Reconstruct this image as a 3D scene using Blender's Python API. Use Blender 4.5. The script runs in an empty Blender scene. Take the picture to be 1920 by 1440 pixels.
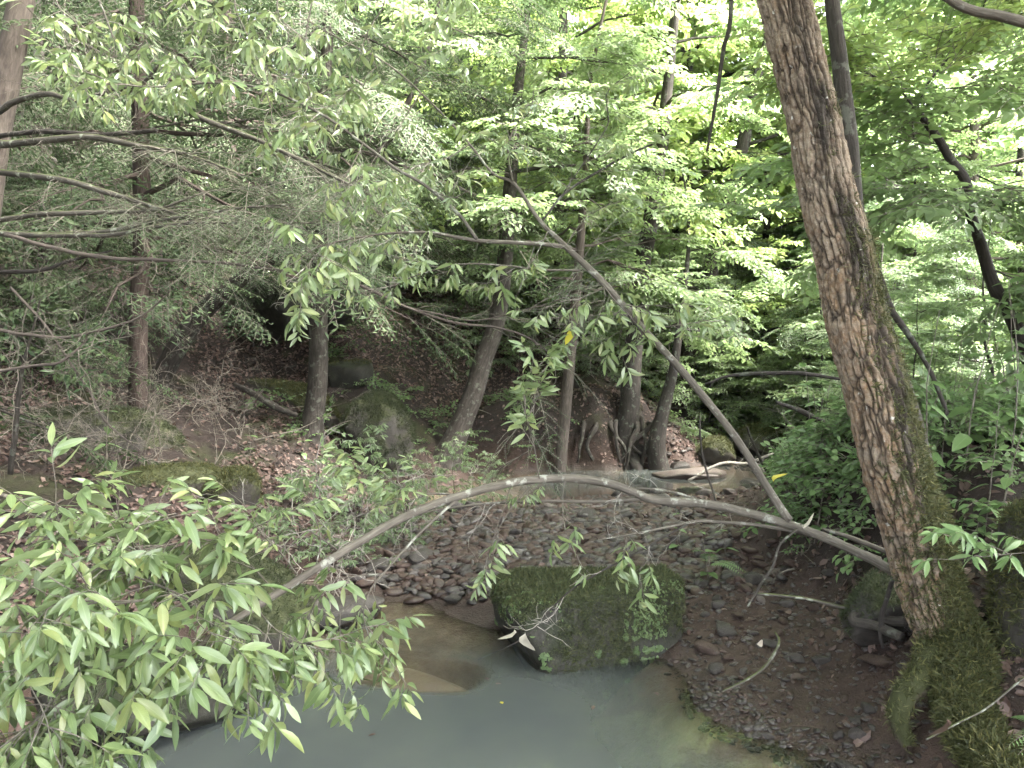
import bpy, bmesh, math, random
import numpy as np
from mathutils import Vector

C = bpy.context.scene.collection
RS = np.random.RandomState
PI = math.pi

# ------------------------------------------------------------------ camera maths
CAM = np.array([0.0, 0.0, 1.75])
F = 1440.0                                     # focal length in photo pixels
TH = math.atan(80 / 1440)                      # looking slightly down
FW = np.array([0, math.cos(TH), -math.sin(TH)])
UP = np.array([0, math.sin(TH), math.cos(TH)])


def at(px, py, Y):
    r = FW + np.array([1, 0, 0]) * (px - 960) / F + UP * (720 - py) / F
    return CAM + r * (Y / r[1])


def px_path(pts):
    """(px, py, depth, diameter in photo pixels) -> x, y, z, radius"""
    out = []
    for px, py, Y, w in pts:
        p = at(px, py, Y)
        out.append([p[0], p[1], p[2], 0.5 * w * Y / F])
    return np.array(out)


# ------------------------------------------------------------------ noise
def _h(ix, iy, iz, s):
    n = (ix * 374761393 + iy * 668265263 + iz * 2147483647 + s * 974634777) & 0xFFFFFFFF
    n = ((n ^ (n >> 13)) * 1274126177) & 0xFFFFFFFF
    n = (n ^ (n >> 16)) & 0xFFFFFFFF
    return n.astype(np.float64) / 4294967295.0


def vnoise(P, s=0):
    P = np.asarray(P, float)
    I = np.floor(P).astype(np.int64)
    f = P - I
    f = f * f * (3 - 2 * f)
    x, y, z = I[..., 0], I[..., 1], I[..., 2]
    r = 0
    for dx in (0, 1):
        wx = f[..., 0] if dx else 1 - f[..., 0]
        for dy in (0, 1):
            wy = f[..., 1] if dy else 1 - f[..., 1]
            for dz in (0, 1):
                wz = f[..., 2] if dz else 1 - f[..., 2]
                r = r + wx * wy * wz * _h(x + dx, y + dy, z + dz, s)
    return r * 2 - 1


def fbm(P, o=4, s=0, g=.5):
    P = np.asarray(P, float)
    r, a, t = 0, 1.0, 0
    for k in range(o):
        r = r + a * vnoise(P * 2.03 ** k + 17.3 * k, s + k)
        t += a
        a *= g
    return r / t


def cells(P, s=0):
    """distance to the nearest and second nearest feature point"""
    P = np.asarray(P, float)
    I = np.floor(P).astype(np.int64)
    f1 = np.full(P.shape[:-1], 9.0)
    f2 = f1.copy()
    for dx in (-1, 0, 1):
        for dy in (-1, 0, 1):
            for dz in (-1, 0, 1):
                x, y, z = I[..., 0] + dx, I[..., 1] + dy, I[..., 2] + dz
                q = np.stack([x + _h(x, y, z, s), y + _h(x, y, z, s + 1), z + _h(x, y, z, s + 2)], -1)
                d = np.linalg.norm(P - q, axis=-1)
                f2 = np.minimum(f2, np.maximum(f1, d))
                f1 = np.minimum(f1, d)
    return f1, f2


# ------------------------------------------------------------------ mesh builder
class MB:
    def __init__(s):
        s.V, s.U, s.Q, s.QM, s.T, s.TM, s.n = [], [], [], [], [], [], 0

    def add(s, V, Q=None, T=None, uv=None, m=0):
        V = np.asarray(V, np.float32).reshape(-1, 3)
        s.V.append(V)
        s.U.append(np.zeros((len(V), 2), np.float32) if uv is None else np.asarray(uv, np.float32))
        for F_, L, M in ((Q, s.Q, s.QM), (T, s.T, s.TM)):
            if F_ is not None and len(F_):
                F_ = np.asarray(F_, np.int64)
                L.append(F_ + s.n)
                M.append(np.full(len(F_), m, np.int32) if np.isscalar(m) else m)
        s.n += len(V)

    def arrays(s):
        V = np.concatenate(s.V) if s.V else np.zeros((0, 3), np.float32)
        U = np.concatenate(s.U) if s.U else np.zeros((0, 2), np.float32)
        Q = np.concatenate(s.Q) if s.Q else np.zeros((0, 4), np.int64)
        T = np.concatenate(s.T) if s.T else np.zeros((0, 3), np.int64)
        QM = np.concatenate(s.QM) if s.QM else np.zeros(0, np.int32)
        TM = np.concatenate(s.TM) if s.TM else np.zeros(0, np.int32)
        return V, U, Q, T, QM, TM

    def scatter(s, tpl, R, T0):
        """copies of template arrays at rotations/scales R (N,3,3) and places T0 (N,3)"""
        V, U, Q, T, QM, TM = tpl
        n = len(T0)
        if n == 0:
            return
        W = np.einsum('nij,vj->nvi', R, V) + T0[:, None, :]
        k = len(V)
        off = (np.arange(n) * k)[:, None, None]
        base = s.n
        s.V.append(W.reshape(-1, 3).astype(np.float32))
        s.U.append(np.tile(U, (n, 1)))
        if len(Q):
            s.Q.append((Q[None] + off + base).reshape(-1, 4))
            s.QM.append(np.tile(QM, n))
        if len(T):
            s.T.append((T[None] + off + base).reshape(-1, 3))
            s.TM.append(np.tile(TM, n))
        s.n += n * k

    def scatter_mix(s, tpls, R, T0, rng):
        c = rng.randint(0, len(tpls), len(T0))
        for i, t in enumerate(tpls):
            k = c == i
            s.scatter(t, R[k], T0[k])

    def mesh(s, name, mats, origin=(0, 0, 0), smooth=True):
        V, U, Q, T, QM, TM = s.arrays()
        V = V - np.asarray(origin, np.float32)
        me = bpy.data.meshes.new(name)
        nq, nt = len(Q), len(T)
        loops = np.concatenate([Q.ravel(), T.ravel()]).astype(np.int32)
        me.vertices.add(len(V))
        me.vertices.foreach_set('co', V.ravel())
        me.loops.add(len(loops))
        me.loops.foreach_set('vertex_index', loops)
        me.polygons.add(nq + nt)
        me.polygons.foreach_set('loop_start', np.concatenate([np.arange(nq) * 4, nq * 4 + np.arange(nt) * 3]).astype(np.int32))
        me.polygons.foreach_set('material_index', np.concatenate([QM, TM]).astype(np.int32))
        me.polygons.foreach_set('use_smooth', np.full(nq + nt, smooth))
        uv = me.uv_layers.new(name='UVMap')
        uv.data.foreach_set('uv', U[loops].ravel())
        me.update(calc_edges=True)
        for m in (mats if isinstance(mats, (list, tuple)) else [mats]):
            me.materials.append(m)
        return me

    def build(s, name, mats, parent=None, smooth=True):
        o0 = parent['_o'] if parent is not None else (0, 0, 0)
        o = bpy.data.objects.new(name, s.mesh(name, mats, o0, smooth))
        C.objects.link(o)
        if parent is not None:
            o.parent = parent
        o['_o'] = list(o0)
        return o


def thing(name, label, cat, loc, group=None):
    o = bpy.data.objects.new(name, None)
    o.empty_display_size = .2
    C.objects.link(o)
    o.location = loc
    o['_o'] = [float(v) for v in loc]
    tag(o, label, cat, group)
    return o


def tag(o, label=None, cat=None, group=None, kind=None):
    for k, v in (('label', label), ('category', cat), ('group', group), ('kind', kind)):
        if v:
            o[k] = v
    return o


def norm(a):
    return a / np.maximum(np.linalg.norm(a, axis=-1, keepdims=True), 1e-9)


def frames(D, U=None, s=1.0, roll=None):
    D = norm(np.asarray(D, float))
    U = np.tile([0, 0, 1.0], (len(D), 1)) if U is None else np.asarray(U, float)
    Y = np.cross(U, D)
    bad = np.linalg.norm(Y, axis=1) < 1e-3
    Y[bad] = [0, 1, 0]
    Y = norm(Y)
    Z = np.cross(D, Y)
    if roll is not None:
        c, n_ = np.cos(roll)[:, None], np.sin(roll)[:, None]
        Y, Z = Y * c + Z * n_, Z * c - Y * n_
    R = np.stack([D, Y, Z], axis=-1)
    return R * (s if np.isscalar(s) else np.asarray(s)[:, None, None])


def smooth_path(P, n):
    """Catmull-Rom through the control rows (any columns)"""
    P = np.asarray(P, float)
    k = len(P)
    if k == 2:
        t = np.linspace(0, 1, n)[:, None]
        return P[0] * (1 - t) + P[1] * t
    Q = np.vstack([2 * P[0] - P[1], P, 2 * P[-1] - P[-2]])
    d = np.r_[0, np.cumsum(np.linalg.norm(np.diff(P[:, :3], axis=0), axis=1))]
    u = np.interp(np.linspace(0, d[-1], n), d, np.arange(k))
    i = np.minimum(u.astype(int), k - 2)
    t = (u - i)[:, None]
    a, b, c, e = Q[i], Q[i + 1], Q[i + 2], Q[i + 3]
    return .5 * (2 * b + (c - a) * t + (2 * a - 5 * b + 4 * c - e) * t * t + (3 * b - a - 3 * c + e) * t ** 3)


def wobble(P, amp, freq, seed):
    P = P.copy()
    d = np.r_[0, np.cumsum(np.linalg.norm(np.diff(P[:, :3], axis=0), axis=1))]
    for k in range(3):
        P[:, k] += amp * fbm(np.stack([d * freq, d * 0 + 7.1 * k + seed * 3.3, d * 0], -1), 3, seed)
    return P


def tube_frames(P):
    Tn = norm(np.gradient(P, axis=0))
    N = np.zeros_like(P)
    a = np.array([1.0, 0, 0]) if abs(Tn[0][0]) < .8 else np.array([0, 1.0, 0])
    N[0] = norm(np.cross(Tn[0], np.cross(a, Tn[0])))
    for i in range(1, len(P)):
        v = N[i - 1] - Tn[i] * np.dot(N[i - 1], Tn[i])
        N[i] = v / max(np.linalg.norm(v), 1e-9)
    return Tn, N, np.cross(Tn, N)


def grid_quads(k, m):
    i, j = np.meshgrid(np.arange(k - 1), np.arange(m - 1), indexing='ij')
    a = (i * m + j).ravel()
    return np.stack([a, a + 1, a + m + 1, a + m], -1)


def tube(mb, path, n=7, m=0, rnoise=0.0, seed=0):
    """path rows x,y,z,r; uv = (angle turns, metres along)"""
    path = np.asarray(path, float)
    P, r = path[:, :3], path[:, 3]
    Tn, N, B = tube_frames(P)
    an = np.linspace(0, 2 * PI, n + 1)
    d = np.r_[0, np.cumsum(np.linalg.norm(np.diff(P, axis=0), axis=1))]
    rr = r[:, None] * np.ones(n + 1)
    if rnoise:
        q = np.stack(np.broadcast_arrays(np.cos(an)[None] * 1.3, np.sin(an)[None] * 1.3, d[:, None] / max(r.max(), .01) * .35 + seed * 5.7), -1)
        rr = rr * (1 + rnoise * fbm(q, 3, seed))
    V = P[:, None] + rr[..., None] * (np.cos(an)[None, :, None] * N[:, None] + np.sin(an)[None, :, None] * B[:, None])
    uv = np.stack(np.broadcast_arrays((an / (2 * PI))[None], d[:, None]), -1)
    k = len(P)
    V = V.reshape(-1, 3)
    uv = uv.reshape(-1, 2)
    V = np.vstack([V, P[0], P[-1]])
    uv = np.vstack([uv, [0, 0], [0, d[-1]]])
    M = n + 1
    j = np.arange(n)
    T = np.vstack([np.stack([np.full(n, k * M), j + 1, j], -1), np.stack([np.full(n, k * M + 1), (k - 1) * M + j, (k - 1) * M + j + 1], -1)])
    mb.add(V, grid_quads(k, M), T, uv, m)


# ------------------------------------------------------------------ leaf templates
def leaf(L, W, curl=.25, fold=.25, lod=2, m=0, wav=0.0, shape=.85, twist=0.0):
    mb = MB()
    if lod == 2:
        t = np.array([0, .06, .2, .4, .62, .82, .95, 1.0])
        w = .5 * W * np.sin(PI * t ** shape) ** .9
        w[1] = .018 * W
    elif lod == 1:
        t = np.array([0, .3, .68, 1.0])
        w = .5 * W * np.array([0, .9, .85, 0])
    else:
        t = np.array([0, .45, 1.0])
        w = .5 * W * np.array([0, 1, 0])
    x, z = L * t, -curl * L * t ** 2
    if lod == 2:
        z = z + wav * L * np.sin(t * 7)
    k = len(t)
    mid = np.stack([x, 0 * x, z], -1)
    lf = np.stack([x, w, z + fold * w], -1)[1:-1]
    rt = np.stack([x, -w, z + fold * w], -1)[1:-1]
    V = np.vstack([mid, lf, rt])
    uv = np.vstack([np.stack([0 * t + .5, t], -1), np.stack([0 * t[1:-1], t[1:-1]], -1), np.stack([0 * t[1:-1] + 1, t[1:-1]], -1)])
    Q, T = [], []
    a, b = k, k + (k - 2)
    T += [[0, 1, a], [0, b, 1], [k - 2, k - 1, a + k - 3], [k - 2, b + k - 3, k - 1]]
    for i in range(1, k - 2):
        Q += [[i, i + 1, a + i, a + i - 1], [i + 1, i, b + i - 1, b + i]]
    if lod == 0:
        V = V[[0, 1, 2, 3, 4]]
        T = [[0, 1, 3], [1, 2, 3], [0, 4, 1], [1, 4, 2]]
        Q = []
    mb.add(V, Q, T, uv, m)
    return mb.arrays()


def laurel_shoot(seed, n=8, L=.12, lod=2, twig=.2, droop=.55, up=.1):
    """woody shoot with a loose whorl of drooping elliptic leaves; X forward, Z up"""
    rng = RS(seed)
    mb = MB()
    t = np.linspace(0, 1, 6)
    y = (rng.rand() - .5) * .25 * twig
    P = np.stack([twig * t, y * t * t, up * twig * np.sin(t * 2), .0026 * (1 - .55 * t)], -1)
    tube(mb, P, 4, 1)
    lv = [leaf(L, L * .265, c, f, lod, 0, w, 1.05) for c, f, w in ((.12, .2, .01), (.3, .3, -.012), (.45, .15, .015), (.2, .45, .0))]
    for i in range(n):
        s = 1 - .62 * (i / n) ** 1.4 * (1 if i else 0)
        p = np.array([np.interp(s, t, P[:, k]) for k in range(3)])
        a = i * 2.4 + rng.rand() * .7
        fwd = .75 if i < 2 else rng.uniform(.15, .8)
        d = np.array([fwd, math.sin(a) * 1.0, math.cos(a) * .35 - droop * rng.uniform(.3, 1.5)])
        u = np.array([rng.randn() * .25, rng.randn() * .25, 1.0])
        R = frames(d[None], u[None], rng.uniform(.62, 1.15), np.array([rng.randn() * .75]))
        mb.scatter(lv[rng.randint(4)], R, p[None])
    return mb.arrays()


def flat_spray(seed, L=.5, nside=6, nleaf=6, leafL=.085, leafW=.045, lod=1, droop=.12, jit=.35, twig=True):
    """flat layered spray of a beech or maple twig; X forward, Z up"""
    rng = RS(seed)
    mb = MB()
    lv = [leaf(leafL, leafW, c, f, lod) for c, f in ((.1, .25), (.3, .15), (.2, .4))]
    paths = [(np.zeros(3), np.array([1.0, 0, 0]), L)]
    for i in range(nside):
        s = .15 + .75 * i / nside
        sg = 1 if i % 2 else -1
        paths.append((np.array([s * L, 0, -droop * L * s * s]), np.array([.75, sg * .8, rng.randn() * .12]), L * (.62 - .42 * s) * rng.uniform(.8, 1.25)))
    for o, d, l in paths:
        d = norm(d)
        t = np.linspace(0, 1, 4)
        P = o + d * (l * t)[:, None] + np.array([0, 0, -droop * l]) * (t ** 2)[:, None]
        if twig:
            tube(mb, np.c_[P, .003 * (1 - .7 * t)], 3, 1)
        k = max(3, int(nleaf * l / L * 1.5) + 1)
        T0, D, U = [], [], []
        for j in range(k):
            s = (j + .6) / k
            sg = 1 if j % 2 else -1
            p = o + d * l * s + np.array([0, 0, -droop * l * s * s])
            side = np.array([-d[1], d[0], 0])
            a = d * .6 + side * sg * .8 if j < k - 1 else d
            T0.append(p)
            D.append(a + np.array([0, 0, -.15 + rng.randn() * jit * .6]))
            U.append([rng.randn() * jit, rng.randn() * jit, 1])
        R = frames(np.array(D), np.array(U), rng.uniform(.65, 1.2, k))
        mb.scatter_mix(lv, R, np.array(T0), rng)
    return mb.arrays()


def hemlock_spray(seed, L=.45, nside=9, fine=True, needle=.017, nw=.0042):
    """flat drooping conifer spray: side twiglets lined with short needles; X forward"""
    rng = RS(seed)
    mb = MB()
    lv = [leaf(needle, nw, 0, .1, 0)] if fine else [leaf(.075, .02, .2, .2, 0), leaf(.06, .016, .1, .3, 0)]
    t = np.linspace(0, 1, 5)
    main = np.stack([L * t, 0 * t, -.18 * L * t ** 2], -1)
    tube(mb, np.c_[main, .003 * (1 - .7 * t)], 3, 1)
    paths = [(main, L)]
    for i in range(nside):
        s = .08 + .85 * i / nside
        o = np.array([s * L, 0, -.18 * L * s * s])
        sg = 1 if i % 2 else -1
        l = L * (.55 - .4 * s) * rng.uniform(.7, 1.2)
        d = norm(np.array([.8, sg * .75, rng.randn() * .1 - .05]))
        tt = np.linspace(0, 1, 4)
        P = o + d * (l * tt)[:, None] + np.array([0, 0, -.25 * l]) * (tt ** 2)[:, None]
        tube(mb, np.c_[P, .0016 * (1 - .6 * tt)], 3, 1)
        paths.append((P, l))
    for P, l in paths:
        k = int(l / (.0075 if fine else .03))
        s = np.linspace(.05, 1, max(k, 2))
        tt = np.linspace(0, 1, len(P))
        T0 = np.stack([np.interp(s, tt, P[:, c]) for c in range(3)], -1)
        d = norm(P[-1] - P[0])
        sg = np.where(np.arange(len(s)) % 2, 1, -1)[:, None]
        side = np.array([-d[1], d[0], 0])
        D = d * .55 + side * sg + rng.randn(len(s), 3) * .18
        U = np.array([0, 0, 1.0]) + rng.randn(len(s), 3) * .3
        mb.scatter_mix(lv, frames(D, U, rng.uniform(.7, 1.2, len(s))), T0, rng)
    return mb.arrays()


def moss_tuft(seed, n=7, L=.022):
    rng = RS(seed)
    mb = MB()
    lv = leaf(L, L * .16, .35, .1, 0)
    D = rng.randn(n, 3) * .8 + [0, 0, .55]
    mb.scatter(lv, frames(D, rng.randn(n, 3), rng.uniform(.5, 1.3, n)), np.c_[rng.randn(n, 2) * L * .25, np.zeros(n)])
    return mb.arrays()


LAUREL = [laurel_shoot(i, 6 + i % 4, .125, 2, .16 + .03 * (i % 3), .35 + .14 * (i % 5)) for i in range(8)]
LAUREL_MID = [laurel_shoot(20 + i, 6 + i % 3, .12, 1, .18, .35 + .14 * (i % 4)) for i in range(6)]
BEECH = [flat_spray(40 + i, .55, 7, 8, .085, .045, 1) for i in range(5)]
MAPLE = [flat_spray(50 + i, .6, 6, 7, .12, .085, 1, .2, .5) for i in range(5)]
FINE = [flat_spray(55 + i, .45, 8, 8, .075, .038, 1, .2, .4) for i in range(4)]
FAR = [flat_spray(60 + i, .8, 7, 7, .13, .075, 0, .2, .6, twig=False) for i in range(4)]
HEM = [hemlock_spray(70 + i) for i in range(5)]
HEMFAR = [hemlock_spray(80 + i, .7, 11, False) for i in range(5)]
MOSS = [moss_tuft(90 + i) for i in range(6)]
DEAD = [leaf(.075, .045, c, f, 1) for c, f in ((.5, .5), (-.4, .3), (.15, -.5), (.7, .2))]


# ------------------------------------------------------------------ materials
class NT:
    def __init__(s, name):
        s.m = bpy.data.materials.new(name)
        s.m.use_nodes = True
        s.t = s.m.node_tree
        s.t.nodes.clear()
        s.out = s.n('ShaderNodeOutputMaterial')

    def n(s, typ, ins=None, **kw):
        k = s.t.nodes.new(typ)
        for a, v in kw.items():
            setattr(k, a, v)
        for a, v in (ins or {}).items():
            if isinstance(v, bpy.types.NodeSocket):
                s.t.links.new(v, k.inputs[a])
            else:
                k.inputs[a].default_value = v
        return k

    def math(s, op, a, b=0.0, c=0.0, clamp=False):
        return s.n('ShaderNodeMath', {0: a, 1: b, 2: c}, operation=op, use_clamp=clamp).outputs[0]

    def mix(s, f, a, b):
        k = s.n('ShaderNodeMix', data_type='RGBA')
        for i, v in ((0, f), (6, a), (7, b)):
            if isinstance(v, bpy.types.NodeSocket):
                s.t.links.new(v, k.inputs[i])
            else:
                k.inputs[i].default_value = v if i == 0 or len(v) == 4 else (*v, 1)
        return k.outputs[2]

    def noise(s, vec, scale, detail=4, rough=.55, dist=0.0):
        return s.n('ShaderNodeTexNoise', {'Vector': vec, 'Scale': scale, 'Detail': detail, 'Roughness': rough, 'Distortion': dist}).outputs['Fac']

    def ramp(s, f, *stops):
        k = s.n('ShaderNodeValToRGB', {0: f})
        e = k.color_ramp.elements
        while len(e) < len(stops):
            e.new(.5)
        for el, (p, c) in zip(e, stops):
            el.position = p
            el.color = (*c, 1) if len(c) == 3 else c
        return k.outputs[0]

    def range(s, v, a, b, c=0.0, d=1.0):
        return s.n('ShaderNodeMapRange', {0: v, 1: a, 2: b, 3: c, 4: d}).outputs[0]

    def surf(s, sock):
        s.t.links.new(sock, s.out.inputs[0])
        return s.m


def leaf_mat(name, cols, trans=.35, rough=.42, rib=None, spec=.5, tcol=None):
    k = NT(name)
    g = k.n('ShaderNodeNewGeometry')
    n = len(cols)
    col = k.ramp(g.outputs['Random Per Island'], *[((i + .5) / n, c) for i, c in enumerate(cols)])
    bump = None
    if rib:
        uv = k.n('ShaderNodeUVMap').outputs[0]
        sx = k.n('ShaderNodeSeparateXYZ', {0: uv})
        d = k.math('ABSOLUTE', k.math('SUBTRACT', sx.outputs[0], .5))
        line = k.math('LESS_THAN', d, .035)
        vein = k.math('SINE', k.math('MULTIPLY', k.math('SUBTRACT', sx.outputs[1], k.math('MULTIPLY', d, .45)), 95.0))
        col = k.mix(k.math('MULTIPLY', line, .6), col, rib)
        pos = k.n('ShaderNodeTexCoord').outputs['Object']
        blot = k.range(k.noise(pos, 45.0, 3), .35, .7)
        col = k.mix(k.math('MULTIPLY', blot, .22), col, tuple(c * .6 for c in cols[0]))
        bump = k.n('ShaderNodeBump', {'Strength': .12, 'Distance': .002, 'Height': vein}).outputs[0]
    back = k.mix(g.outputs['Backfacing'], col, k.mix(.35, col, (.17, .2, .13))) if rib else col
    ins = {'Base Color': back, 'Roughness': rough, 'Specular IOR Level': spec}
    if bump:
        ins['Normal'] = bump
    p = k.n('ShaderNodeBsdfPrincipled', ins)
    tc = k.mix(.6, col, tcol or tuple(min(1, c * 1.9) for c in cols[len(cols) // 2]))
    t = k.n('ShaderNodeBsdfTranslucent', {'Color': tc})
    mx = k.n('ShaderNodeMixShader', {0: trans, 1: p.outputs[0], 2: t.outputs[0]})
    return k.surf(mx.outputs[0])


def bark_mat(name, dark, mid, light, scale=30.0, squash=.22, lichen=None, bumpd=.006, moss=None, mossn=.5):
    k = NT(name)
    uv = k.n('ShaderNodeSeparateXYZ', {0: k.n('ShaderNodeUVMap').outputs[0]})
    a = k.math('MULTIPLY', uv.outputs[0], 2 * PI)
    v = k.n('ShaderNodeCombineXYZ', {0: k.math('MULTIPLY', k.math('COSINE', a), .1), 1: k.math('MULTIPLY', k.math('SINE', a), .1), 2: k.math('MULTIPLY', uv.outputs[1], squash)}).outputs[0]
    obj = k.n('ShaderNodeTexCoord').outputs['Object']
    n1 = k.noise(v, scale, 6, .65, .5)
    n2 = k.noise(obj, 6.0, 4)
    n3 = k.noise(obj, 90.0, 3)
    col = k.ramp(n1, (.3, dark), (.5, mid), (.72, light))
    col = k.mix(k.range(n2, .35, .7, 0, .6), col, dark)
    if lichen:
        vo = k.noise(obj, 14.0, 5, .6)
        col = k.mix(k.range(vo, .57, .64), col, lichen)
    h = k.math('ADD', n1, k.math('MULTIPLY', n3, .3))
    if moss:
        g = k.n('ShaderNodeNewGeometry')
        nz = k.n('ShaderNodeSeparateXYZ', {0: g.outputs['Normal']}).outputs[2]
        f = k.range(k.math('ADD', nz, k.math('MULTIPLY', n2, 1.2)), mossn + .35, mossn + .75)
        col = k.mix(f, col, k.mix(n3, moss, tuple(c * .5 for c in moss)))
    b = k.n('ShaderNodeBump', {'Strength': .8, 'Distance': bumpd, 'Height': h})
    p = k.n('ShaderNodeBsdfPrincipled', {'Base Color': col, 'Roughness': .85, 'Specular IOR Level': .25, 'Normal': b.outputs[0]})
    return k.surf(p.outputs[0])


def rock_mat(name, c1, c2, c3, moss=None, mossn=.3, rough=.7, scale=5.0, wetline=None):
    k = NT(name)
    obj = k.n('ShaderNodeTexCoord').outputs['Object']
    oi = k.n('ShaderNodeObjectInfo').outputs['Random']
    n1 = k.noise(obj, scale, 6, .65)
    n2 = k.noise(obj, scale * 9, 4, .6)
    n3 = k.noise(obj, scale * 1.3, 3, .5, .4)
    col = k.ramp(n1, (.3, c1), (.5, c2), (.7, c3))
    col = k.mix(k.range(n2, .4, .75, 0, .5), col, c1)
    h = k.math('ADD', n1, k.math('MULTIPLY', n2, .35))
    if moss:
        g = k.n('ShaderNodeNewGeometry')
        nz = k.n('ShaderNodeSeparateXYZ', {0: g.outputs['Normal']}).outputs[2]
        f = k.range(k.math('ADD', nz, k.math('MULTIPLY', k.math('SUBTRACT', n3, .5), 2.4)), mossn, mossn + .45)
        col = k.mix(f, col, k.mix(k.range(n2, .3, .7), moss, tuple(c * .45 for c in moss)))
        h = k.math('ADD', h, k.math('MULTIPLY', k.math('MULTIPLY', f, n2), .8))
    wz = k.n('ShaderNodeSeparateXYZ', {0: k.n('ShaderNodeNewGeometry').outputs['Position']}).outputs[2]
    wet = k.range(k.math('ADD', wz, k.math('MULTIPLY', n1, .12)), .16, .1)
    col = k.mix(k.math('MULTIPLY', wet, .6), col, tuple(c * .4 for c in c2))
    b = k.n('ShaderNodeBump', {'Strength': .6, 'Distance': .02, 'Height': h})
    p = k.n('ShaderNodeBsdfPrincipled', {'Base Color': col, 'Roughness': k.range(wet, 0, 1, rough, .4), 'Specular IOR Level': .35, 'Normal': b.outputs[0]})
    return k.surf(p.outputs[0])


def plain_noise(name, c1, c2, scale=40, rough=.8):
    k = NT(name)
    obj = k.n('ShaderNodeTexCoord').outputs['Object']
    p = k.n('ShaderNodeBsdfPrincipled', {'Base Color': k.mix(k.range(k.noise(obj, scale), .35, .65), c1, c2), 'Roughness': rough})
    return k.surf(p.outputs[0])


M = {}
M['laurel'] = leaf_mat('laurel_leaf', [(.1, .15, .058), (.14, .195, .075), (.18, .235, .095), (.115, .165, .063), (.12, .17, .07), (.15, .2, .08), (.21, .24, .08), (.13, .185, .07), (.1, .155, .06), (.22, .235, .085)], .3, .33, (.24, .3, .15), .8)
M['laurel_mid'] = leaf_mat('laurel_leaf_grey_green', [(.06, .1, .045), (.09, .14, .06), (.12, .165, .075), (.08, .12, .05)], .3, .38, (.18, .22, .12))
M['bright'] = leaf_mat('bright_leaf', [(.12, .19, .05), (.16, .25, .065), (.2, .28, .075), (.14, .21, .065), (.26, .3, .09)], .5, .5, tcol=(.38, .48, .17))
M['green'] = leaf_mat('green_leaf', [(.09, .16, .045), (.12, .2, .06), (.16, .25, .08), (.11, .18, .07)], .5, .5, tcol=(.28, .37, .16))
M['grey_green'] = leaf_mat('grey_green_leaf', [(.1, .15, .07), (.13, .19, .085), (.16, .225, .1), (.11, .165, .07)], .5, .5, tcol=(.22, .3, .12))
M['hemlock'] = leaf_mat('hemlock_needle', [(.03, .05, .025), (.045, .07, .032), (.06, .085, .04)], .25, .6, None, .15)
M['hemlock_pale'] = leaf_mat('hemlock_needle_pale', [(.06, .1, .045), (.085, .135, .06), (.1, .15, .07)], .3, .5)
M['herb'] = leaf_mat('herb_leaf', [(.08, .14, .05), (.11, .18, .065), (.14, .21, .08)], .35, .45, (.17, .24, .12))
M['dead'] = leaf_mat('dead_leaf', [(.05, .028, .022), (.08, .046, .036), (.035, .021, .017), (.1, .062, .05), (.06, .034, .027), (.15, .105, .088)], .1, .65)
M['pale_dead'] = leaf_mat('pale_dead_leaf', [(.4, .36, .3), (.5, .45, .38), (.32, .25, .2)], .15, .6)
M['yellow'] = leaf_mat('yellow_leaf', [(.5, .42, .05), (.45, .45, .08)], .4, .5)
M['moss'] = leaf_mat('moss_frond', [(.038, .044, .011), (.065, .07, .018), (.022, .027, .009), (.105, .1, .03)], .25, .7)
M['moss_boulder'] = leaf_mat('moss_frond_olive', [(.035, .045, .014), (.06, .07, .022), (.022, .03, .011), (.085, .09, .03)], .2, .7)
M['moss_dark'] = leaf_mat('moss_frond_dark', [(.024, .034, .012), (.042, .052, .017), (.017, .023, .01)], .2, .7)
M['hero_bark'] = None
M['grey_bark'] = bark_mat('smooth_grey_bark', (.045, .038, .031), (.095, .083, .068), (.155, .14, .118), 22, .5, (.21, .21, .18), .003)
M['dark_bark'] = bark_mat('dark_bark', (.016, .014, .012), (.036, .03, .027), (.066, .057, .051), 45, .2, (.08, .085, .07), .008)
M['red_bark'] = bark_mat('reddish_bark', (.022, .016, .014), (.05, .036, .031), (.1, .075, .066), 45, .2, None, .008)
M['brown_bark'] = bark_mat('brown_bark', (.016, .013, .011), (.04, .034, .029), (.082, .072, .062), 45, .2, (.08, .08, .067), .008)
M['pale_bark'] = bark_mat('pale_bark', (.045, .036, .032), (.085, .069, .06), (.15, .126, .11), 40, .25, None, .006)
M['branch_bark'] = bark_mat('lichened_branch_bark', (.035, .03, .026), (.075, .066, .056), (.15, .14, .12), 30, .4, (.22, .23, .19), .003, (.07, .085, .03), .75)
M['twig'] = plain_noise('twig_bark', (.055, .046, .038), (.16, .14, .115))
M['dead_twig'] = plain_noise('dead_twig_bark', (.13, .115, .1), (.29, .265, .235))
M['mossy_bark'] = bark_mat('mossy_root_bark', (.03, .022, .016), (.06, .048, .035), (.1, .08, .06), 40, .25, None, .008, (.034, .038, .013), -.1)
M['boulder'] = rock_mat('mossy_sandstone', (.009, .008, .007), (.02, .019, .014), (.042, .038, .029), (.02, .025, .01), .2, .75, 7.0)
M['rock_moss'] = rock_mat('moss_covered_rock', (.02, .018, .016), (.042, .036, .031), (.072, .062, .053), (.042, .048, .014), .15)
M['slab'] = rock_mat('brown_sandstone', (.055, .04, .031), (.085, .063, .049), (.125, .097, .078), None, .5, .55, 3)
M['slab_pale'] = rock_mat('sunken_tan_sandstone', (.36, .26, .19), (.46, .35, .26), (.55, .43, .34), None, .5, .55, 3)
M['stone_red'] = rock_mat('red_brown_stone', (.024, .0145, .011), (.046, .028, .021), (.08, .053, .042), None, 0, .6, 12)
M['stone_grey'] = rock_mat('grey_brown_stone', (.02, .017, .015), (.038, .032, .028), (.068, .059, .053), None, 0, .6, 12)
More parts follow.
